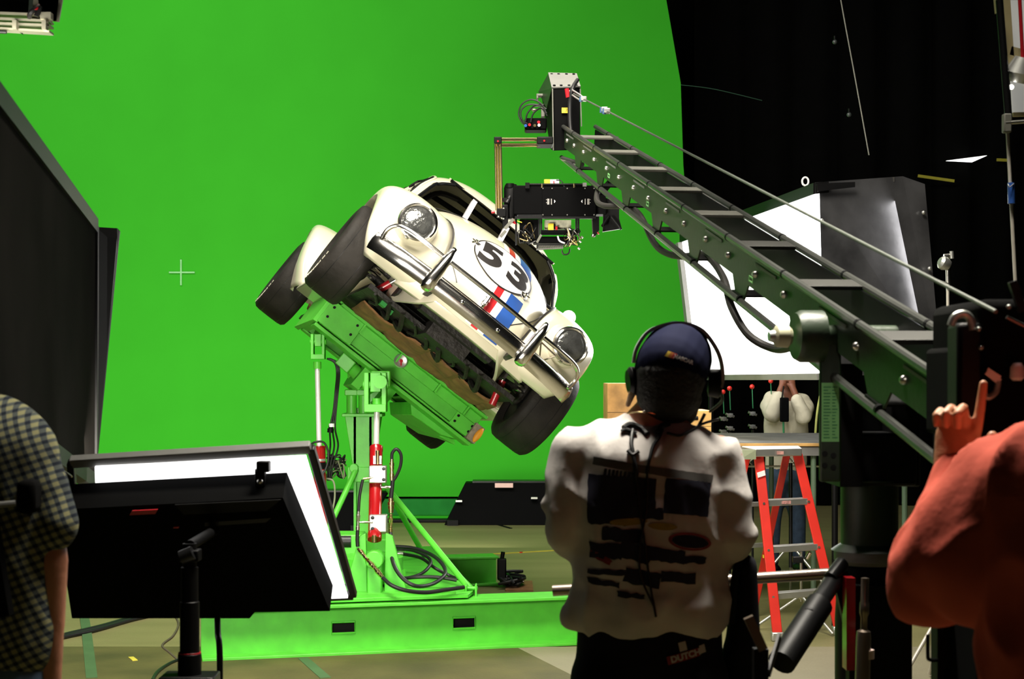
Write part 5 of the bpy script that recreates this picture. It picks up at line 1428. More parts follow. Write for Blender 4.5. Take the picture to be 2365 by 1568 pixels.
def post(a, b_, w_, dp, name, m): 
    return L(MB().beam(a, b_, w_, dp, (0, 1, 0.2)), name, m, bevel=.004)
post(tl_, fl + V((0, 0, .05)), .060, .03, 'front_rail', M['fibred']); post(tr_, fr + V((0, 0, .05)), .060, .03, 'front_rail', M['fibred'])
bl, br = V((fl.x - .33, fl.y + .72, 0)), V((fr.x - .42, fr.y + .72, 0))
tl2, tr2 = at_z(1727, 10.05, tz - .03), at_z(1818, 10.15, tz - .03)
post(tl2, bl + V((0, 0, .04)), .045, .025, 'rear_rail', M['fibred']); post(tr2, br + V((0, 0, .04)), .045, .025, 'rear_rail', M['fibred'])
for p_ in (fl, fr): L(MB().box(p_ + V((0, 0, .028)), (.075, .06, .055)), 'foot', M['alu'], bevel=.008)
for p_ in (bl, br): L(MB().box(p_ + V((0, 0, .022)), (.055, .05, .045)), 'foot', M['alu'], bevel=.008)
for k, f in enumerate((.262, .515, .765)):
    a, b_ = tl_.lerp(fl, f), tr_.lerp(fr, f)
    s_ = L(MB().obox((a + b_) / 2 + V((0, .03, 0)), (b_ - a) / 2 * .96, (0, .045, 0), (0, 0, .020)), 'step', M['alu'], bevel=.003)
    for q_ in (a, b_): MB().rod(q_ + V((0, -.025, .0)), q_ + V((0, -.02, 0)), .008, 8).build('rivet', M['steel'], s_)
    if k == 0: MB().obox((a + b_) / 2 + V((0.0, -.0165, 0)), out * .035, (0, .001, 0), (0, 0, .010)).build('warning_label', mat('red_white_label', (.6, .3, .28), .6, var=.5, scale=60), s_)
for f in (.30, .55):
    a, b_ = tl2.lerp(bl, f), tr2.lerp(br, f); L(MB().obox((a + b_) / 2, (b_ - a) / 2 * .96, (0, .012, 0), (0, 0, .014)), 'rear_brace', M['alu'])
a, b_ = (at_z(1722, 9.8, tz), at_z(1852, 9.9, tz))
L(MB().prism([at_z(1745, 9.72, tz - .035), at_z(1852, 9.84, tz - .035), at_z(1845, 10.2, tz - .035), at_z(1712, 10.1, tz - .035)], (0, 0, .05)), 'top_cap', M['alu'], bevel=.006)
L(MB().prism([at_z(1710, 9.71, tz - .05), at_z(1746, 9.705, tz - .05), at_z(1746, 9.71, tz + .01), at_z(1712, 9.72, tz + .01)], (0, .02, 0)), 'corner_plate', mat('olive_grey_metal', (.25, .28, .18), .5, .4))
L(MB().obox(at_z(1802, 9.765, tz - .012), (.022, .001, 0), (0, .001, 0), (0, 0, .010)), 'cap_label', mat('red_white_label2', (.5, .25, .22), .6, var=.5, scale=60))
L(MB().obox(tl_.lerp(fl, .10) + V((0, -.034, 0)), (.024, 0, .008), (0, .001, 0), (-.003, 0, .016)), 'rail_sticker', M['white'])
q_ = tr2.lerp(br, .62); L(MB().box(q_ + V((0, -.02, 0)), (.05, .03, .02)), 'yellow_band', M['yellow'])
# ================================================================ work deck with crates
tb = thing('work_platform', V((1.5, 11.4, 0)), 'chest-high plywood work platform on thin legs behind the step ladder', 'platform')
x0, x1, y0, y1, hz = .62, 2.75, 10.55, 12.4, 1.17
MB().span((x0, y0, hz - .022), (x1, y1, hz)).build('plywood_top', M['wood'], tb, bevel=.003)
MB().span((x0, y0 + .002, hz), (x1, y1, hz + .003)).build('grey_mat', mat('dark_mat', (.10, .10, .09), .8, var=.4), tb)
for y_ in (y0 + .01, y1 - .05): MB().span((x0, y_, hz - .085), (x1, y_ + .04, hz - .024)).build('edge_rail', M['grey'], tb)
for x_ in (x0 + .05, 1.45, 2.05, x1 - .08):
    for y_ in (y0 + .05, y1 - .08): MB().rod((x_, y_, 0), (x_, y_, hz - .08), .019, 12).build('leg', mat('leg_green_grey_%.1f' % (x_ + y_), (.10, .16, .10), .5), tb)
for k in range(7):
    a = 1.35 + k * .16; MB().rod((a, y0 + .9, hz - .09), (a + .10 * (-1) ** k, y0 + .95, hz - .20), .006, 6).build('lattice_brace', M['alu'], tb)
MB().rod((1.3, y0 + .93, hz - .21), (2.5, y0 + .93, hz - .21), .008, 6).build('lattice_bar', M['alu'], tb)
def crate(px0, px1, py0, d, label, slots):
    a, b_ = P(px0, py0, d), P(px1, py0, d); a.z = hz + .003
    t = thing('wooden_crate', V(((a.x + b_.x) / 2, d + .25, hz + .003)), label, 'crate')
    top = P(px0, py0, d).z
    MB().span((a.x, d, hz + .004), (b_.x, d + .5, top)).build('box', M['wood'] if slots else mat('darker_ply', (.38, .20, .06), .6, var=.4, scale=9), t, bevel=.004)
    for (sx0, sy0, sx1, sy1) in slots:
        MB().tube([P(sx0, (sy0 + sy1) / 2, d - .001), P(sx1, (sy0 + sy1) / 2, d - .001)], (sy1 - sy0) / 2 / F * d, 12).build('hand_slot', M['black'], t)
    for k in (1,): MB().span((a.x, d - .002, (top + hz) / 2 - .002), (b_.x, d, (top + hz) / 2)).build('board_joint', M['under'], t)
crate(1403, 1500, 885, 10.9, 'worn brown wooden crate on the platform, left of the standing man\'s head', ())
crate(1566, 1643, 948, 10.8, 'yellowish wooden crate with oval hand slots, right of the standing man\'s neck', ((1586, 961, 1612, 970), (1590, 994, 1612, 1003)))
# grip stands with red balls
for (bx, by, d, lb) in ((1670, 905, 12.75, 'grip stand with the lowest red ball, closest to the headphones of the standing man'), (1685, 897, 12.6, 'grip stand with a red ball, second from the standing man\'s headphones'), (1737, 893, 12.7, 'grip stand with a red ball standing alone in the middle of its row'), (1780, 880, 12.9, 'grip stand with the highest red ball, just left of the white-shirted man')):
    c = P(bx, by, d); t = thing('grip_stand', V((c.x, d, 0)), lb, 'stand', 'ball-tipped grip stands behind the platform')
    MB().sphere(c, .020).build('ball', M['ball'], t)
    MB().rod(c, P(bx + 2, by + 50, d), .004, 6).build('thin_rod', M['greenrod'], t)
    for dy, s_ in ((62, 1), (92, -1)):
        q = P(bx + 1, by + dy, d); h_ = MB().box(q, (.045, .03, .030)); h_.rod(q - V((.035, 0, -.012)), q + V((.035, 0, -.012)), .010, 8); h_.lathe([(.018, 0), (.018, .015), (.0, .016)], q - V((0, .015, 0)), (0, -1, 0), 12)
        h_.build('grip_head', M['gripm'], t)
    MB().rod(P(bx + 1, by + 100, d), V((P(bx + 1, by, d).x, d, 0)), .010, 8).build('post', M['darkmetal'], t)
rope('leaning_rod', [P(1894, 915, 12.8), P(1883, 1010, 12.7), V((P(1878, 1000, 12.7).x, 12.7, 0.02))], .010, mat('lime_rod', (.35, .38, .10), .6), 'lime yellow rod leaning right of the white-shirted man', 'rod')
# clutter stands behind the ladder
t = thing('light_stand', V((P(1833, 1200, 11.2).x, 11.2, 0)), 'slim metal stand seen between the rails of the red ladder', 'stand')
cx_ = P(1826, 1200, 11.2).x
MB().rod((cx_, 11.2, .25), (cx_, 11.2, 1.0), .014).build('riser', M['darkmetal'], t)
for a in (80, 200, 320):
    a = math.radians(a); MB().rod((cx_, 11.2, .42), (cx_ + .4 * math.cos(a), 11.2 + .4 * math.sin(a), .02), .009).build('leg', M['alu'], t)
t = thing('turtle_stand', V((P(1850, 1395, 9.9).x, 9.98, 0)), 'small chrome grip stand with a round knob seen through the lower ladder steps', 'stand')
q = V((P(1850, 1395, 9.98).x, 9.98, 0))
MB().rod(q + V((0, 0, .18)), q + V((0, 0, .50)), .010).build('riser', M['steel'], t)
MB().sphere(q + V((0, 0, .22)), .028).build('knob', M['chrome'], t)
MB().box(q + V((-.02, 0, .45)), (.07, .04, .04)).build('grip_head', M['darkmetal'], t, bevel=.005)
MB().rod(q + V((.03, -.03, .46)), q + V((.05, -.04, .50)), .014).build('wing_knob', M['chrome'], t)
for a in (60, 180, 300):
    a = math.radians(a); MB().rod(q + V((0, 0, .22)), q + V((.30 * math.cos(a), .30 * math.sin(a), .015)), .009).build('leg', M['alu'], t)

# dark equipment at the right edge (operator station of the crane)
t = thing('counterweight_rig', V((1.15, 3.0, 0)), 'black bulky counterweight rig with pale curved handles at the right edge', 'crane rig')
def Q(mb, name, m, **k): return mb.build(name, m, t, **k)
d_ = 3.0
Q(MB().span(P(2212, 745, d_), P(2246, 1060, d_ + .08)), 'rear_post', M['black'], bevel=.01)
Q(MB().span(P(2262, 690, d_), P(2420, 1700, d_ + .35)), 'weight_bucket', M['blackcloth'], bevel=.02)
Q(MB().span(P(2225, 800, d_ + .02), P(2300, 1000, d_ + .3)), 'weight_block', M['blackcloth'], bevel=.01)
Q(MB().tube(smooth_pts([P(2196, 752, d_), P(2205, 732, d_), P(2225, 725, d_), P(2240, 735, d_), P(2247, 762, d_)], 6), [.008] * 25, 10), 'curved_handle', M['darkalu'])
Q(MB().tube(smooth_pts([P(2270, 905, d_ - .02), P(2282, 918, d_ - .02), P(2300, 905, d_ - .02), P(2306, 880, d_ - .02)], 6), .006, 8), 'curved_handle', M['darkalu'])
Q(MB().beam(P(2278, 858, d_ - .02), P(2308, 882, d_ - .02), .008, .012), 'bright_bar', M['alu'])
Q(MB().beam(P(2280, 852, d_ - .02), P(2310, 872, d_ - .02), .005, .006), 'bright_bar', M['alu'])
Q(MB().lathe([(.008, 0), (.013, .008), (.014, .028), (.008, .034)], P(2349, 838, d_ - .03), (0, 0, -1), 16), 'pale_knob', M['lilac'])
Q(MB().beam(P(2338, 650, d_ - .02), P(2362, 720, d_ - .02), .012, .016), 'upper_bracket', M['darkmetal'])
for (x_, y_) in ((2330, 709), (2261, 760), (2266, 803)): Q(MB().sphere(P(x_, y_, d_ - .012), .005), 'glint_bolt', M['darkalu'])
Q(MB().rod(P(2325, 732, d_ - .02), P(2380, 760, d_ - .02), .004, 8), 'short_rod', M['crailm'])
Q(MB().span(P(2176, 835, 2.95), P(2200, 860, 3.0)), 'sensor_block', M['slat']) if False else None
t = thing('equipment_stand', V((P(2240, 1500, 3.2).x, 3.2, 0)), 'black post and bent hook standing at the lower right beside the salmon shirt', 'stand')
Q(MB().span(P(2165, 1430, 3.2), P(2188, 1700, 3.25)), 'post', M['black'])
Q(MB().beam(P(2160, 1430, 3.2), P(2240, 1380, 3.2), .03, .05), 'brace', M['black'])
Q(MB().span(P(2180, 1545, 3.2), P(2300, 1600, 3.25)), 'cross_bar', M['black'])
Q(MB().tube(smooth_pts([P(2143, 1465, 3.15), P(2143, 1510, 3.15), P(2146, 1523, 3.15), P(2165, 1524, 3.18)], 5), .004, 8), 'bent_hook', M['black'])
Q(MB().lathe([(.03, 0), (.045, .01), (.045, .03), (.03, .035)], P(2232, 1475, 3.4), (.9, -.4, 0), 24), 'wheel', M['darkalu'])
Q(MB().box((P(2240, 1500, 3.2).x, 3.25, .04), (.3, .3, .08)), 'base', M['black'])

# cables on the floor at left
for k, (o_, r_) in enumerate(((0, .018), (.05, .014), (-.05, .014))):
    rope('floor_cable', [onfloor(60, 1500) + V((0, o_, r_)), onfloor(150, 1474) + V((0, o_, r_)), onfloor(230, 1455) + V((0, o_ * 1.6, r_)), onfloor(320, 1430) + V((0, o_ * 1.2, r_)), onfloor(420, 1412) + V((0, o_, r_)), onfloor(520, 1405) + V((0, o_, r_))], r_, M['cable'],
         ('thick black floor cable, middle one of the three running behind the man in plaid', 'black floor cable, farthest of the three running behind the man in plaid', 'black floor cable, nearest of the three running behind the man in plaid')[k], 'cable', 'floor cables at the left')
rope('thin_cable', [onfloor(395, 1412) + V((0, 0, .006)), onfloor(412, 1440) + V((0, 0, .006)), onfloor(400, 1470) + V((0, 0, .006)), onfloor(375, 1492) + V((0, 0, .006)), onfloor(392, 1510) + V((0, 0, .006)), onfloor(415, 1530) + V((0, 0, .006))], .007, mat('brown_cord', (.08, .06, .04), .6), 'thin brownish cord squiggling on the floor left of the red-banded stand', 'cord')
rope('thin_cable', [onfloor(430, 1522) + V((0, 0, .01)), onfloor(395, 1535) + V((0, 0, .01)), onfloor(365, 1555) + V((0, 0, .01)), onfloor(352, 1575) + V((0, 0, .01))], .010, M['cable'], 'black cable curling on the floor at the foot of the red-banded stand', 'cable')
# ================================================================ people
def ecap(mb, p0, p1, r0, r1, side=(1, 0, 0), n=20):
    """closed tapered capsule with elliptical cross-section; r=(along side, across)"""
    p0, p1 = V(p0), V(p1); r0 = (r0, r0) if not isinstance(r0, tuple) else r0; r1 = (r1, r1) if not isinstance(r1, tuple) else r1
    d = (p1 - p0); Ld = d.length; d.normalize(); s = V(side); s = s - d * s.dot(d)
    if s.length < 1e-4: s = d.orthogonal()
    s.normalize(); c = d.cross(s); rows = []
    def ring(o, a, b): rows.append([o + s * (a * math.cos(2 * PI * k / n)) + c * (b * math.sin(2 * PI * k / n)) for k in range(n)])
    e0 = min(r0); e1 = min(r1)
    for k in range(1, 6):
        t = k / 6 * PI / 2; ring(p0 - d * e0 * math.cos(t), r0[0] * math.sin(t), r0[1] * math.sin(t))
    for k in range(5):
        t = k / 4; ring(p0.lerp(p1, t), r0[0] + (r1[0] - r0[0]) * t, r0[1] + (r1[1] - r0[1]) * t)
    for k in range(5, 0, -1):
        t = k / 6 * PI / 2; ring(p1 + d * e1 * math.cos(t), r1[0] * math.sin(t), r1[1] * math.sin(t))
    b0 = len(mb.v); mb.grid(rows, closed=True)
    m_ = len(rows)
    mb.v += [p0 - d * e0, p1 + d * e1]; i0, i1 = len(mb.v) - 2, len(mb.v) - 1
    for k in range(n):
        mb.f.append((b0 + (k + 1) % n, b0 + k, i0)); mb.f.append((b0 + (m_ - 1) * n + k, b0 + (m_ - 1) * n + (k + 1) % n, i1))
    return mb
def soft(name, caps, m, parent, voxel=.012, smooth=4, fold=None, cut=None):
    mb = MB()
    for c in caps:
        if c[0] == 's': mb.sphere(c[1], c[2], 24, 16)
        else: ecap(mb, *c)
    o = mb.build(name, m, parent, smooth=True, fixn=False)
    bm = bmesh.new(); bm.from_mesh(o.data); bmesh.ops.recalc_face_normals(bm, faces=bm.faces); bm.to_mesh(o.data); bm.free()
    r = o.modifiers.new('r', 'REMESH'); r.mode = 'VOXEL'; r.voxel_size = voxel
    s = o.modifiers.new('s', 'SMOOTH'); s.iterations = smooth; s.factor = .6
    bake(o)
    if fold:
        amp, sc, st = fold
        me = o.data; nr = [v.normal.copy() for v in me.vertices]
        for v, n_ in zip(me.vertices, nr):
            p = v.co
            q = V((p.x * sc[0] + p.z * st, p.y * sc[1], p.z * sc[2] - p.x * st))
            f = noise.noise(q); f = 1 - abs(f) * 2.2
            v.co = p + n_ * amp * f
        me.update()
    me = o.data; me.polygons.foreach_set('use_smooth', [True] * len(me.polygons))
    if not me.materials: me.materials.append(m)
    return o

def hand(parent, wrist, palm_dir, palm_n, s=1.0, curl=.6, m=None, point=False, thumb_side=1, name='hand', extra=()):
    """five-fingered hand; palm_dir from wrist to knuckles, palm_n out of the back of the hand"""
    w_, d, n_ = V(wrist), V(palm_dir).normalized(), V(palm_n).normalized()
    n_ = (n_ - d * n_.dot(d)).normalized(); sd = d.cross(n_).normalized() * thumb_side
    caps = [(w_ - d * .03 * s, w_ + d * .01 * s, (.028 * s, .021 * s), (.030 * s, .019 * s), sd), (w_ + d * .02 * s, w_ + d * .078 * s, (.034 * s, .016 * s), (.040 * s, .014 * s), sd)]
    lens = (.078, .086, .080, .064); offs = (.030, .010, -.011, -.030)
    for i in range(4):
        L_ = lens[i] * s; c = .05 if (point and i == 0) else curl
        if point and i > 0: c = 1.5
        p = w_ + d * (.088 * s) + sd * offs[i] * s; a = c * .45
        r = (.0092, .0094, .0090, .0080)[i] * s
        for k, f in enumerate((.46, .30, .24)):
            dd = d * math.cos(a) - n_ * math.sin(a); q = p + dd * L_ * f
            caps.append((p, q, r, r * .93)); p = q; r *= .92; a += c
    p = w_ + d * .028 * s + sd * .028 * s
    dd = (d * .55 + sd * .8 - n_ * .25).normalized()
    q = p + dd * .045 * s; caps.append((p, q, .0125 * s, .0105 * s))
    dd2 = (d * .8 + sd * (.15 if point else .45) - n_ * (.7 if point else .3)).normalized(); q2 = q + dd2 * .032 * s; caps.append((q, q2, .0105 * s, .009 * s))
    return soft(name, list(caps) + list(extra), m or M['skin'], parent, .0035 * s, 2)

def head_caps(c, face, up, s=1.0):
    c, f, u = V(c), V(face).normalized(), V(up).normalized(); r = f.cross(u).normalized()
    caps = [(c + u * .03 * s - f * .015 * s, c + u * .035 * s + f * .01 * s, (.075 * s, .082 * s), (.074 * s, .080 * s), r),
            (c - u * .02 * s + f * .02 * s, c - u * .075 * s + f * .045 * s, (.062 * s, .058 * s), (.036 * s, .034 * s), r),
            (c + u * .01 * s + f * .098 * s, c - u * .022 * s + f * .114 * s, .009 * s, .014 * s),
            (c + u * .035 * s + f * .082 * s - r * .03 * s, c + u * .035 * s + f * .082 * s + r * .03 * s, .013 * s, .013 * s)]
    for k in (-1, 1):
        caps.append((c + r * .078 * s * k - u * .018 * s, c + r * .082 * s * k + u * .022 * s, (.018 * s, .007 * s), (.020 * s, .008 * s), f))
    return caps

# ---------------------------------------------------------------- man seen from behind, centre
D1 = 3.8
man = thing('person', V((.33, D1, 0)), 'person from behind in pale printed T-shirt, navy cap and headphones, arms folded', 'person')
def q1(px, py, dy=0.0): return P(px, py, D1 + dy)
hc = q1(1548, 868, .01); hup = V((.16, .0, .98)).normalized()
body1 = soft('body', head_caps(hc, (.22, 1, -.12), hup) + [
    (q1(1500, 985, .02), hc - hup * .07, (.066, .062), (.056, .058)),
    (q1(1495, 1040, .03), q1(1497, 1330, .02), (.16, .09), (.15, .10), (1, 0, 0)),
    (q1(1340, 1040, .02), q1(1660, 1055, .02), .055, .055),
    (q1(1320, 1050, .02), q1(1305, 1225, .01), .044, .032), (q1(1305, 1225, .01), q1(1440, 1245, .24), .030, .028),
    (q1(1678, 1060, .02), q1(1695, 1240, .01), .044, .032), (q1(1695, 1240, .01), q1(1560, 1255, .25), .030, .028),
    (q1(1497, 1330, .02), q1(1500, 1500, .02), (.15, .10), (.16, .11), (1, 0, 0)),
    ((.25, D1, .92), (.22, D1 + .01, .50), .088, .062), ((.22, D1 + .01, .50), (.20, D1, .10), .060, .042),
    ((.42, D1, .92), (.46, D1 + .01, .50), .088, .062), ((.46, D1 + .01, .50), (.48, D1, .10), .060, .042)], M['skin'], man, .012, 3)
hand(man, q1(1560, 1268, .27), (-.9, .1, .25), (.1, 1, 0), 1.0, .5, thumb_side=-1)
hand(man, q1(1440, 1250, .28), (.9, .1, .2), (.1, 1, 0), 1.0, .5)
shirt = soft('t_shirt', [
    (q1(1480, 1045, .015), q1(1500, 1045, .015), (.085, .070), (.085, .070), (1, 0, 0)),
    (q1(1493, 1080, .02), q1(1495, 1200, .02), (.195, .125), (.205, .135), (1, 0, 0)),
    (q1(1495, 1200, .02), q1(1500, 1340, .03), (.205, .135), (.185, .145), (1, 0, 0)),
    (q1(1500, 1340, .03), q1(1500, 1385, .03), (.185, .145), (.200, .155), (1, 0, 0)),
    (q1(1330, 1055, .02), q1(1490, 1018, .02), (.062, .07), (.07, .07), (0, 1, 0)), (q1(1660, 1072, .02), q1(1490, 1022, .02), (.062, .07), (.07, .07), (0, 1, 0)),
    (q1(1325, 1062, .02), q1(1312, 1190, -.005), .060, .055), (q1(1312, 1190, -.005), q1(1318, 1245, .06), .055, .050), (q1(1300, 1215, .0), q1(1380, 1235, .14), .050, .046),
    (q1(1668, 1078, .02), q1(1684, 1215, -.005), .060, .055), (q1(1684, 1215, -.005), q1(1680, 1270, .06), .055, .050), (q1(1695, 1235, .0), q1(1620, 1255, .14), .050, .046),
    ('s', q1(1262, 1168, .0), (.018, .02, .022)), ('s', q1(1728, 1228, .0), (.018, .02, .022)),
    (q1(1330, 1420, .02), q1(1440, 1440, -.07), .035, .03), (q1(1440, 1440, -.07), q1(1520, 1395, -.10), .030, .03), (q1(1520, 1395, -.10), q1(1660, 1385, -.02), .03, .03)],
    M['shirt'], man, .010, 4, (.010, (9, 9, 5.5), 6.0))
trous = soft('trousers', [(q1(1500, 1440, .02), q1(1500, 1520, .02), (.178, .13), (.182, .13), (1, 0, 0)),
    ((.245, D1, .88), (.22, D1 + .01, .50), .105, .082), ((.22, D1 + .01, .50), (.20, D1, .08), .080, .065),
    ((.425, D1, .88), (.46, D1 + .01, .50), .105, .082), ((.46, D1 + .01, .50), (.48, D1, .08), .080, .065)], M['dpants'], man, .014, 3)
for x_ in (.20, .48): soft('shoe', [((x_, D1 - .05, .045), (x_, D1 + .18, .035), (.045, .045), (.048, .035))], M['black'], man, .01, 2)
# cap, hair, headphones
r1_ = V((1, -.2, -.16)).normalized()
cap = soft('cap', [(hc + hup * .018 - V((0, .006, 0)), hc + hup * .042 + V((.01, .02, 0)), (.091, .102), (.089, .098), r1_), (hc + hup * .01 + V((.0, .09, 0)), hc + hup * .0 + V((.02, .17, 0)), (.06, .012), (.055, .008), r1_)], M['navy'], man, .006, 3)
soft('hair', [(hc - hup * .045 + V((0, -.012, 0)), hc + hup * .0 + V((0, -.01, 0)), (.078, .085), (.088, .095), r1_), (hc - hup * .06 + V((.045, .02, 0)), hc - hup * .09 + V((.05, .03, 0)), .045, .035)], M['hair'], man, .006, 2)
soft('sideburn', [(q1(1461, 905, .01), q1(1450, 935, .01), .010, .006)], M['blond'], man, .003, 1)
tcap = bvh_of(cap, MW['cap'] if 'cap' in MW else None)
def wdecal(nm, poly, center, ux, uz, tree, m, parent, off=.002, ml=.012):
    return decal(nm, poly[0], poly[1], V((center.x, center.y - .6, center.z)), ux, uz, V((0, 1, 0)), tree, m, parent, off, ml, world=True)
cc = q1(1560, 828); ux = V((math.cos(-.34), 0, math.sin(-.34))); uz = V((-math.sin(-.34), 0, math.cos(-.34)))
vv, ff = glyph_polys('NASCAR', .0125, .0008)
wdecal('cap_lettering', ([(a.x * 1.0 + .010, a.y) for a in vv], ff), cc, ux, uz, tcap, M['fadedw'], cap)
for k, (x_, m_) in enumerate(((-.034, 'yellowd'), (-.027, 'oranged'), (-.020, 'redd'))):
    sh = [(x_, -.007), (x_ + .008, -.007), (x_ + .012, .007), (x_ + .004, .007)]
    wdecal('cap_bar', (sh, [(0, 1, 2, 3)]), cc, ux, uz, tcap, M[m_], cap)
band = [q1(1463, 838, .0), q1(1470, 805, .0), q1(1495, 768, .0), q1(1535, 750, .0), q1(1580, 747, .0), q1(1620, 762, .0), q1(1648, 795, .0), q1(1664, 830, .0), q1(1669, 870, .0), q1(1664, 895, .0)]
rows = []
bp = smooth_pts(band, 5)
for i, p in enumerate(bp):
    t = (bp[min(i + 1, len(bp) - 1)] - bp[max(i - 1, 0)]).normalized(); n_ = t.cross(V((0, 1, 0))).normalized()
    rows.append([p + V((0, y_, 0)) + n_ * h_ for y_, h_ in ((-.012, -.004), (.012, -.004), (.012, .004), (-.012, .004))])
hpn = MB(); hpn.grid(rows, closed=True); n0 = len(rows); hpn.f += [(3, 2, 1, 0), tuple((n0 - 1) * 4 + k for k in range(4))]
hpn.build('headphone_band', M['greyband'], man, fixn=True)
for (x_, y_) in ((1466, 880), (1652, 885)):
    MB().lathe([(.020, -.018), (.034, -.014), (.036, .010), (.028, .018)], q1(x_, y_, .02), (1 if x_ > 1500 else -1, -.15, -.1), 24).build('ear_cup', M['black'], man)
MB().tube(smooth_pts([q1(1660, 900, .03), q1(1668, 925, .08), q1(1640, 950, .16)], 5), .004, 8).build('boom_microphone', M['black'], man)
MB().tube(smooth_pts([q1(1448, 955, -.035), q1(1470, 952, -.055), q1(1500, 953, -.06), q1(1528, 960, -.05)], 5), .0016, 6).build('necklace', M['brass'], man)
MB().sphere(q1(1488, 951, -.062), .0035, 10, 6).build('necklace_bead', M['steel'], man)
TS = bvh_of(shirt, MW['person'] if False else Matrix.Translation(V((.33, D1, 0))))
def onshirt(px, py, off=.006):
    o_ = V((0, 0, EYE)); d = (P(px, py, 3) - o_).normalized(); h, n_, i, dd = TS.ray_cast(P(px, py, 3.0) , d)
    return (h - d * off) if h is not None else P(px, py, D1 - .14)
def strand(pts, r, nm='clip_cable'): MB().tube(smooth_pts([onshirt(*p) for p in pts], 5), r, 8).build(nm, M['cable'], man)
strand([(1462, 992), (1458, 1020), (1462, 1045), (1468, 1080), (1470, 1110)], .005)
strand([(1530, 992), (1522, 1010), (1508, 1030), (1500, 1060), (1495, 1090)], .004)
strand([(1470, 1110), (1478, 1180), (1490, 1260), (1500, 1340), (1515, 1425)], .0028)
strand([(1495, 1090), (1492, 1180), (1478, 1260), (1480, 1330), (1510, 1400)], .0028)
strand([(1440, 988), (1455, 980), (1480, 988), (1495, 1002)], .007, 'clip_body'); strand([(1435, 995), (1448, 992), (1470, 1000)], .004, 'clip_body')
strand([(1450, 1040), (1462, 1050), (1475, 1042)], .005, 'clip_body'); strand([(1520, 1000), (1528, 985), (1545, 978)], .007, 'clip_body')
MB().tube(smooth_pts([onshirt(1540, 1000), onshirt(1570, 1006), q1(1595, 995, -.05), q1(1625, 978, .0), q1(1660, 968, .03)], 5), .0035, 8).build('clip_cable', M['cable'], man)
MB().tube(smooth_pts([q1(1596, 1000, -.02), q1(1612, 985, .0), q1(1628, 955, .0)], 5), .004, 8).build('clip_cable', M['cable'], man)
# faded print on the back of the shirt
def sdec(nm, poly, px, py, rot, m, off=.0022, ml=.02):
    c = P(px, py, D1); ux = V((math.cos(rot), 0, math.sin(rot))); uz = V((-math.sin(rot), 0, math.cos(rot)))
    return decal(nm, poly[0], poly[1], V((c.x, c.y - .8, c.z)), ux, uz, V((0, 1, 0)), TS, m, man, off, ml, world=True)
S_ = D1 / F
rj = random.Random(21)
def rp(w_, h_, j=2.6):
    n1, n2 = max(3, int(w_ / 9)), max(2, int(h_ / 9)); o = []
    for k in range(n1): o.append((-w_ / 2 + w_ * k / n1, -h_ / 2))
    for k in range(n2): o.append((w_ / 2, -h_ / 2 + h_ * k / n2))
    for k in range(n1): o.append((w_ / 2 - w_ * k / n1, h_ / 2))
    for k in range(n2): o.append((-w_ / 2, h_ / 2 - h_ * k / n2))
    o = [((x + rj.uniform(-j, j)) * S_, (y + rj.uniform(-j, j)) * S_) for x, y in o]
    return o, [tuple(range(len(o)))]
sdec('shirt_print', rp(272, 18, .7), 1502, 1081, -.155, M['greyprint'])
sdec('shirt_print', rp(150, 72, 1.5), 1430, 1130, -.06, M['fade']); sdec('shirt_print', rp(104, 78, 1.2), 1576, 1142, -.10, M['fade'])
sdec('shirt_print', rp(90, 44), 1400, 1180, -.02, M['fade']); sdec('shirt_print', rp(80, 26), 1480, 1176, -.05, M['fade'])
rnd = random.Random(4)
for k in range(9):
    a = [(-3.5, -9), (3.5, -9), (7, 9), (0, 9)]; w_ = 1 + rnd.uniform(-.3, .2)
    sdec('shirt_print', ([(x_ * S_ * w_, y_ * S_) for x_, y_ in a], [(0, 1, 2, 3)]), 1392 + k * 8.5, 1086 + k * 1.0, 0, M['fade'], .003)
sdec('shirt_print', ellpoly(0, 0, 42 * S_, 8 * S_), 1445, 1195, .05, M['yellowdim'], .003); sdec('shirt_print', ellpoly(0, 0, 32 * S_, 8 * S_), 1520, 1205, -.05, M['yellowdim'], .003)
sdec('shirt_print', ellpoly(0, 0, 50 * S_, 20 * S_, 40, 43 * S_, 15 * S_), 1582, 1240, -.15, M['reddim'], .003)
sdec('shirt_print', ellpoly(0, 0, 42 * S_, 14 * S_), 1582, 1240, -.15, M['fade'], .0026)
for (x_, y_, w_, h_, m_, r_) in ((1430, 1225, 90, 30, 'fade', -.1), (1395, 1262, 70, 36, 'fade', 0), (1385, 1278, 50, 14, 'reddim', -.5), (1460, 1262, 70, 40, 'fade', -.3), (1530, 1270, 80, 30, 'fade', -.15), (1590, 1282, 60, 16, 'fade', -.1), (1400, 1310, 90, 12, 'fade', 0), (1390, 1335, 70, 12, 'fade', -.1), (1475, 1320, 80, 34, 'fade', -.2), (1555, 1320, 80, 24, 'fade', -.1), (1450, 1360, 60, 12, 'fade', -.1)):
    sdec('shirt_print', rp(w_, h_), x_, y_, r_, M[m_], .0024)
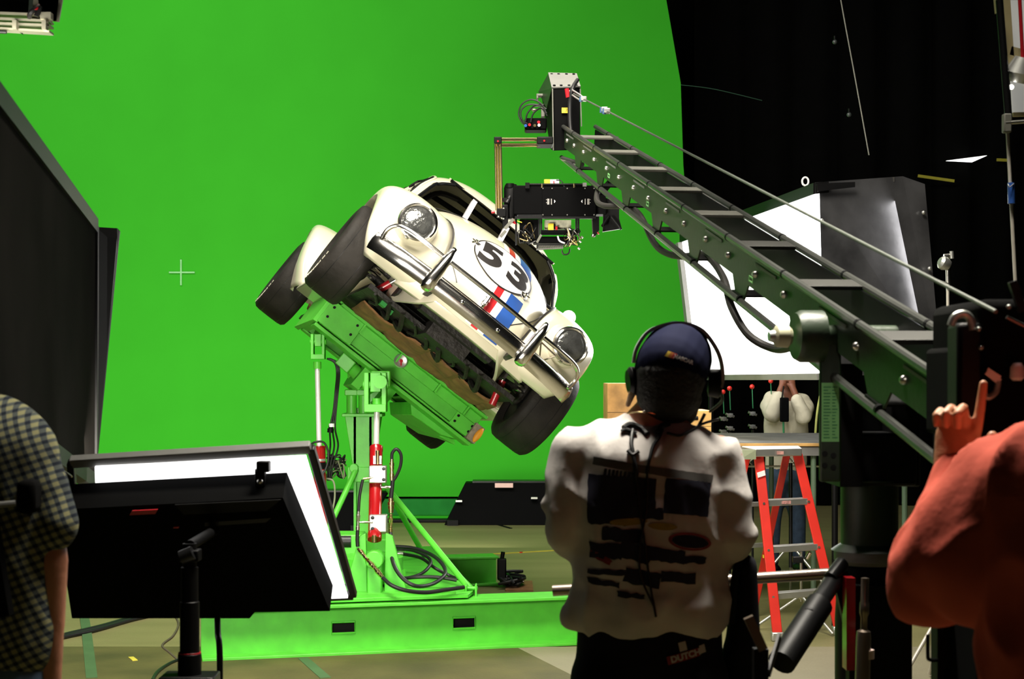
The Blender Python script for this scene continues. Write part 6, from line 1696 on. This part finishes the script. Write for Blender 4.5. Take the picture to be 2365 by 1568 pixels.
# trouser patch lettering
TT = bvh_of(trous, Matrix.Translation(V((.33, D1, 0))))
vv, ff = glyph_polys('DUTCH', .021, .001); c = P(1572, 1498, D1)
ux = V((math.cos(.23), 0, math.sin(.23))); uz = V((-math.sin(.23), 0, math.cos(.23)))
decal('pocket_patch', *rectpoly(-.045, -.010, .035, .010), V((c.x, c.y - .8, c.z)), ux, uz, V((0, 1, 0)), TT, M['reddim'], trous, .003, .02, world=True)
decal('pocket_lettering', [(a.x, a.y) for a in vv], ff, V((c.x, c.y - .8, c.z)), ux, uz, V((0, 1, 0)), TT, M['fadedw'], trous, .005, .02, world=True)
decal('pocket_tag', *rectpoly(.036, -.006, .050, .014), V((c.x, c.y - .8, c.z)), ux, uz, V((0, 1, 0)), TT, M['fadedw'], trous, .004, .02, world=True)
c = P(1565, 1476, D1); decal('pocket_tag', *rectpoly(-.009, -.011, .009, .011), V((c.x, c.y - .8, c.z)), ux, uz, V((0, 1, 0)), TT, M['fadedw'], trous, .004, .02, world=True)
# waist pouch hanging at the right hip
t = thing('tool_pouch', V((P(1715, 1400, 3.85).x, 3.85, .8)), 'black pouch and jacket hanging at the right hip of the standing person', 'pouch')
soft('bag', [(P(1722, 1305, 3.85), P(1715, 1500, 3.85), (.028, .05), (.045, .06)), (P(1715, 1500, 3.85), P(1700, 1640, 3.85), .05, .05)], M['dpants'], t, .01, 3)
MB().tube(smooth_pts([P(1690, 1440, 3.8), P(1700, 1320, 3.8), P(1722, 1290, 3.85), P(1742, 1320, 3.85)], 5), .010, 8).build('strap', M['black'], t)

# ---------------------------------------------------------------- man in plaid at the left edge
D2 = 3.2
pm = thing('person', V((P(-60, 1200, D2).x, D2, 0)), 'person in a short-sleeved plaid shirt at the left edge, right arm hanging down', 'person')
def q2(px, py, dy=0.0): return P(px, py, D2 + dy)
hx = q2(-135, 850, 0)
soft('body', head_caps(hx, (.1, 1, 0), (0, 0, 1)) + [(q2(-125, 990), hx - V((0, 0, .06)), .06, .055), (q2(-90, 1060), q2(-90, 1500), (.17, .10), (.16, .11), (1, 0, 0)),
    (q2(60, 1050), q2(105, 1290), .052, .046), (q2(105, 1290), q2(105, 1600, .03), .047, .032), (q2(-240, 1060), q2(-300, 1300), .05, .045), (q2(-300, 1300), q2(-240, 1550, .1), .042, .03)], M['skin'], pm, .012, 3)
hand(pm, q2(104, 1625, .035), (0, .05, -1), (1, 0, 0), 1.05, .35)
soft('plaid_shirt', [(q2(-90, 1050), q2(-90, 1480), (.20, .13), (.19, .14), (1, 0, 0)), (q2(-90, 1010), q2(28, 1020), .065, .075), (q2(-90, 1010), q2(-230, 1040), .065, .075),
    (q2(30, 1035), q2(68, 1130), .075, .075), (q2(68, 1130), q2(108, 1215), .070, .062), (q2(-235, 1050), q2(-285, 1210), .072, .068)], M['plaid'], pm, .009, 4, (.007, (5, 5, 4), 3.0))
soft('jeans', [(q2(-90, 1500), q2(-90, 1560), (.17, .13), (.175, .13), (1, 0, 0)), (q2(-20, 1560), q2(60, 1700, .1), .10, .095), (q2(60, 1700, .1), V((-.95, D2 + .05, .12)), .09, .06), (q2(-160, 1560), V((-1.25, D2, .5)), .10, .08), (V((-1.25, D2, .5)), V((-1.26, D2, .1)), .08, .06),
    (q2(95, 1560, .12), q2(130, 1490, .14), .035, .02)], M['jeans'], pm, .014, 3)
for x_ in (-.95, -1.26): soft('shoe', [((x_, D2 - .03, .045), (x_, D2 + .20, .035), .045, .04)], M['black'], pm, .01, 2)
soft('cap', [(hx + V((0, 0, .04)), hx + V((0, .02, .045)), (.09, .1), (.088, .1), (1, 0, 0))], M['navy'], pm, .008, 2)
t = thing('belt_pack', q2(62, 1180, -.12), 'black pack on a pale strap worn on the back of the person in plaid', 'pack')
MB().span(q2(34, 1110, -.13), q2(100, 1182, -.07)).build('pouch', M['blackcloth'], t, bevel=.012)
MB().tube(smooth_pts([q2(-80, 1172, -.15), q2(-20, 1168, -.15), q2(36, 1162, -.14)], 4), .006, 8).build('strap', M['grey'], t)
MB().tube(smooth_pts([q2(-30, 1175, -.15), q2(-10, 1300, -.15), q2(10, 1420, -.14)], 4), .02, 8).build('hanging_jacket', M['blackcloth'], t)

# ---------------------------------------------------------------- man in salmon shirt, right edge, pointing up
D3 = 2.55
sm_ = thing('person', V((P(2560, 1200, D3).x, D3, 0)), 'person in a salmon shirt at the right edge, one index finger raised', 'person')
def q3(px, py, dy=0.0): return P(px, py, D3 + dy)
hx = q3(2590, 790, 0)
soft('body', head_caps(hx, (-.5, 1, 0), (0, 0, 1)) + [(q3(2570, 980), hx - V((0, 0, .06)), .06, .055), (q3(2570, 1080), q3(2570, 1560), (.17, .10), (.16, .11), (1, 0, 0)),
    (q3(2390, 1110), q3(2150, 1350, .12), .045, .04), (q3(2150, 1350, .12), q3(2198, 1085, .24), .036, .026)], M['skin'], sm_, .012, 3)
hand(sm_, q3(2196, 1108, .26), (.20, .12, 1), (.55, .75, 0), 1.08, .3, M['skinlit'], point=True, thumb_side=-1)
soft('salmon_shirt', [(q3(2560, 1130), q3(2570, 1560), (.21, .14), (.21, .15), (1, 0, 0)), (q3(2570, 1075), q3(2400, 1095), .07, .075), (q3(2420, 1110, .0), q3(2310, 1130, .04), .080, .078),
    (q3(2320, 1130, .03), q3(2185, 1300, .10), .082, .080), (q3(2185, 1300, .10), q3(2150, 1350, .13), .075, .068), (q3(2145, 1340, .13), q3(2170, 1180, .20), .060, .050), (q3(2170, 1180, .20), q3(2205, 1105, .23), .048, .034),
    (q3(2340, 1160, .04), q3(2250, 1310, .06), .09, .09)], M['salmon'], sm_, .009, 3, (.016, (8, 8, 5), 5.0))
soft('trousers', [(q3(2570, 1560), q3(2570, 1640), (.18, .13), (.18, .13), (1, 0, 0)), (q3(2500, 1640), V((1.0, D3, .1)), .10, .06), (q3(2640, 1640), V((1.15, D3, .1)), .10, .06)], M['dpants'], sm_, .016, 2)
for x_ in (.98, 1.16): soft('shoe', [((x_, D3 - .03, .045), (x_, D3 + .20, .035), .045, .04)], M['black'], sm_, .01, 2)
soft('hair', [(hx + V((0, -.01, .03)), hx + V((0, -.01, .04)), (.085, .095), (.085, .095), (1, 0, 0))], M['hair'], sm_, .008, 2)

# ---------------------------------------------------------------- man in white behind the platform
D4 = 12.95
wm = thing('person', V((P(1817, 900, D4).x, D4, 0)), 'person in a white long-sleeved shirt behind the platform, both hands raised to the face', 'person')
def q4(px, py, dy=0.0): return P(px, py, D4 + dy)
hx = q4(1818, 868, 0)
bx_ = q4(1815, 1100).x
soft('body', head_caps(hx, (-.1, -1, -.1), (0, 0, 1)) + [(q4(1816, 908), hx - V((0, 0, .06)), .06, .055), (q4(1816, 930), q4(1815, 1060), (.16, .10), (.15, .10), (1, 0, 0)),
    (q4(1774, 930, -.02), q4(1784, 944, -.18), .04, .032), (q4(1786, 942, -.19), q4(1808, 886, -.14), .032, .028), (q4(1862, 935, -.02), q4(1852, 947, -.18), .04, .032), (q4(1850, 945, -.19), q4(1828, 888, -.14), .032, .028)], M['skind'], wm, .014, 3)
hand(wm, q4(1808, 884, -.14), (.15, .1, 1), (-.3, -1, 0), 1.0, .6, M['skind']); hand(wm, q4(1829, 885, -.14), (-.15, .1, 1), (.3, -1, 0), 1.0, .6, M['skind'], thumb_side=-1)
soft('white_shirt', [(q4(1816, 945), q4(1815, 1075), (.19, .12), (.17, .12), (1, 0, 0)), (q4(1780, 922), q4(1852, 926), .065, .065), (q4(1775, 935, 0), q4(1783, 958, -.19), .068, .062), (q4(1783, 955, -.20), q4(1797, 918, -.19), .058, .050),
    (q4(1860, 940, 0), q4(1855, 962, -.19), .070, .064), (q4(1855, 958, -.20), q4(1841, 925, -.19), .058, .050)], M['whiteshirt'], wm, .012, 3, (.006, (8, 8, 6), 4.0))
MB().sphere(q4(1868, 958, -.17), (.022, .03, .03), 10, 8).build('sleeve_emblem', M['redd'], wm)
soft('jeans', [(q4(1812, 1082), q4(1812, 1100), (.16, .12), (.165, .12), (1, 0, 0)), (q4(1795, 1105), q4(1785, 1200), .095, .07), (q4(1785, 1200), V((q4(1783, 0).x, D4, .08)), .07, .055), (q4(1832, 1105), q4(1842, 1200), .095, .07), (q4(1842, 1200), V((q4(1845, 0).x, D4, .08)), .07, .055)], M['jeans'], wm, .016, 3)
for x_ in (1783, 1845): soft('shoe', [((q4(x_, 0).x, D4 - .18, .035), (q4(x_, 0).x, D4 + .04, .045), .045, .05)], M['black'], wm, .01, 2)
soft('hair', [(hx + V((0, .02, .04)), hx + V((0, .03, .02)), (.085, .09), (.082, .085), (1, 0, 0))], M['hair'], wm, .01, 2)
t = thing('hanging_bag', q4(1813, 980, -.26), 'narrow black case hanging in front of the person in white', 'bag')
MB().span(q4(1803, 918, -.30), q4(1820, 974, -.25)).build('case', M['blackcloth'], t, bevel=.01)
MB().tube([q4(1806, 918, -.27), q4(1810, 892, -.2)], .006, 6).build('strap', M['black'], t)
MB().rod(q4(1809, 974, -.27), q4(1810, 1003, -.27), .008, 8).build('tail_rod', M['greenrod'], t)
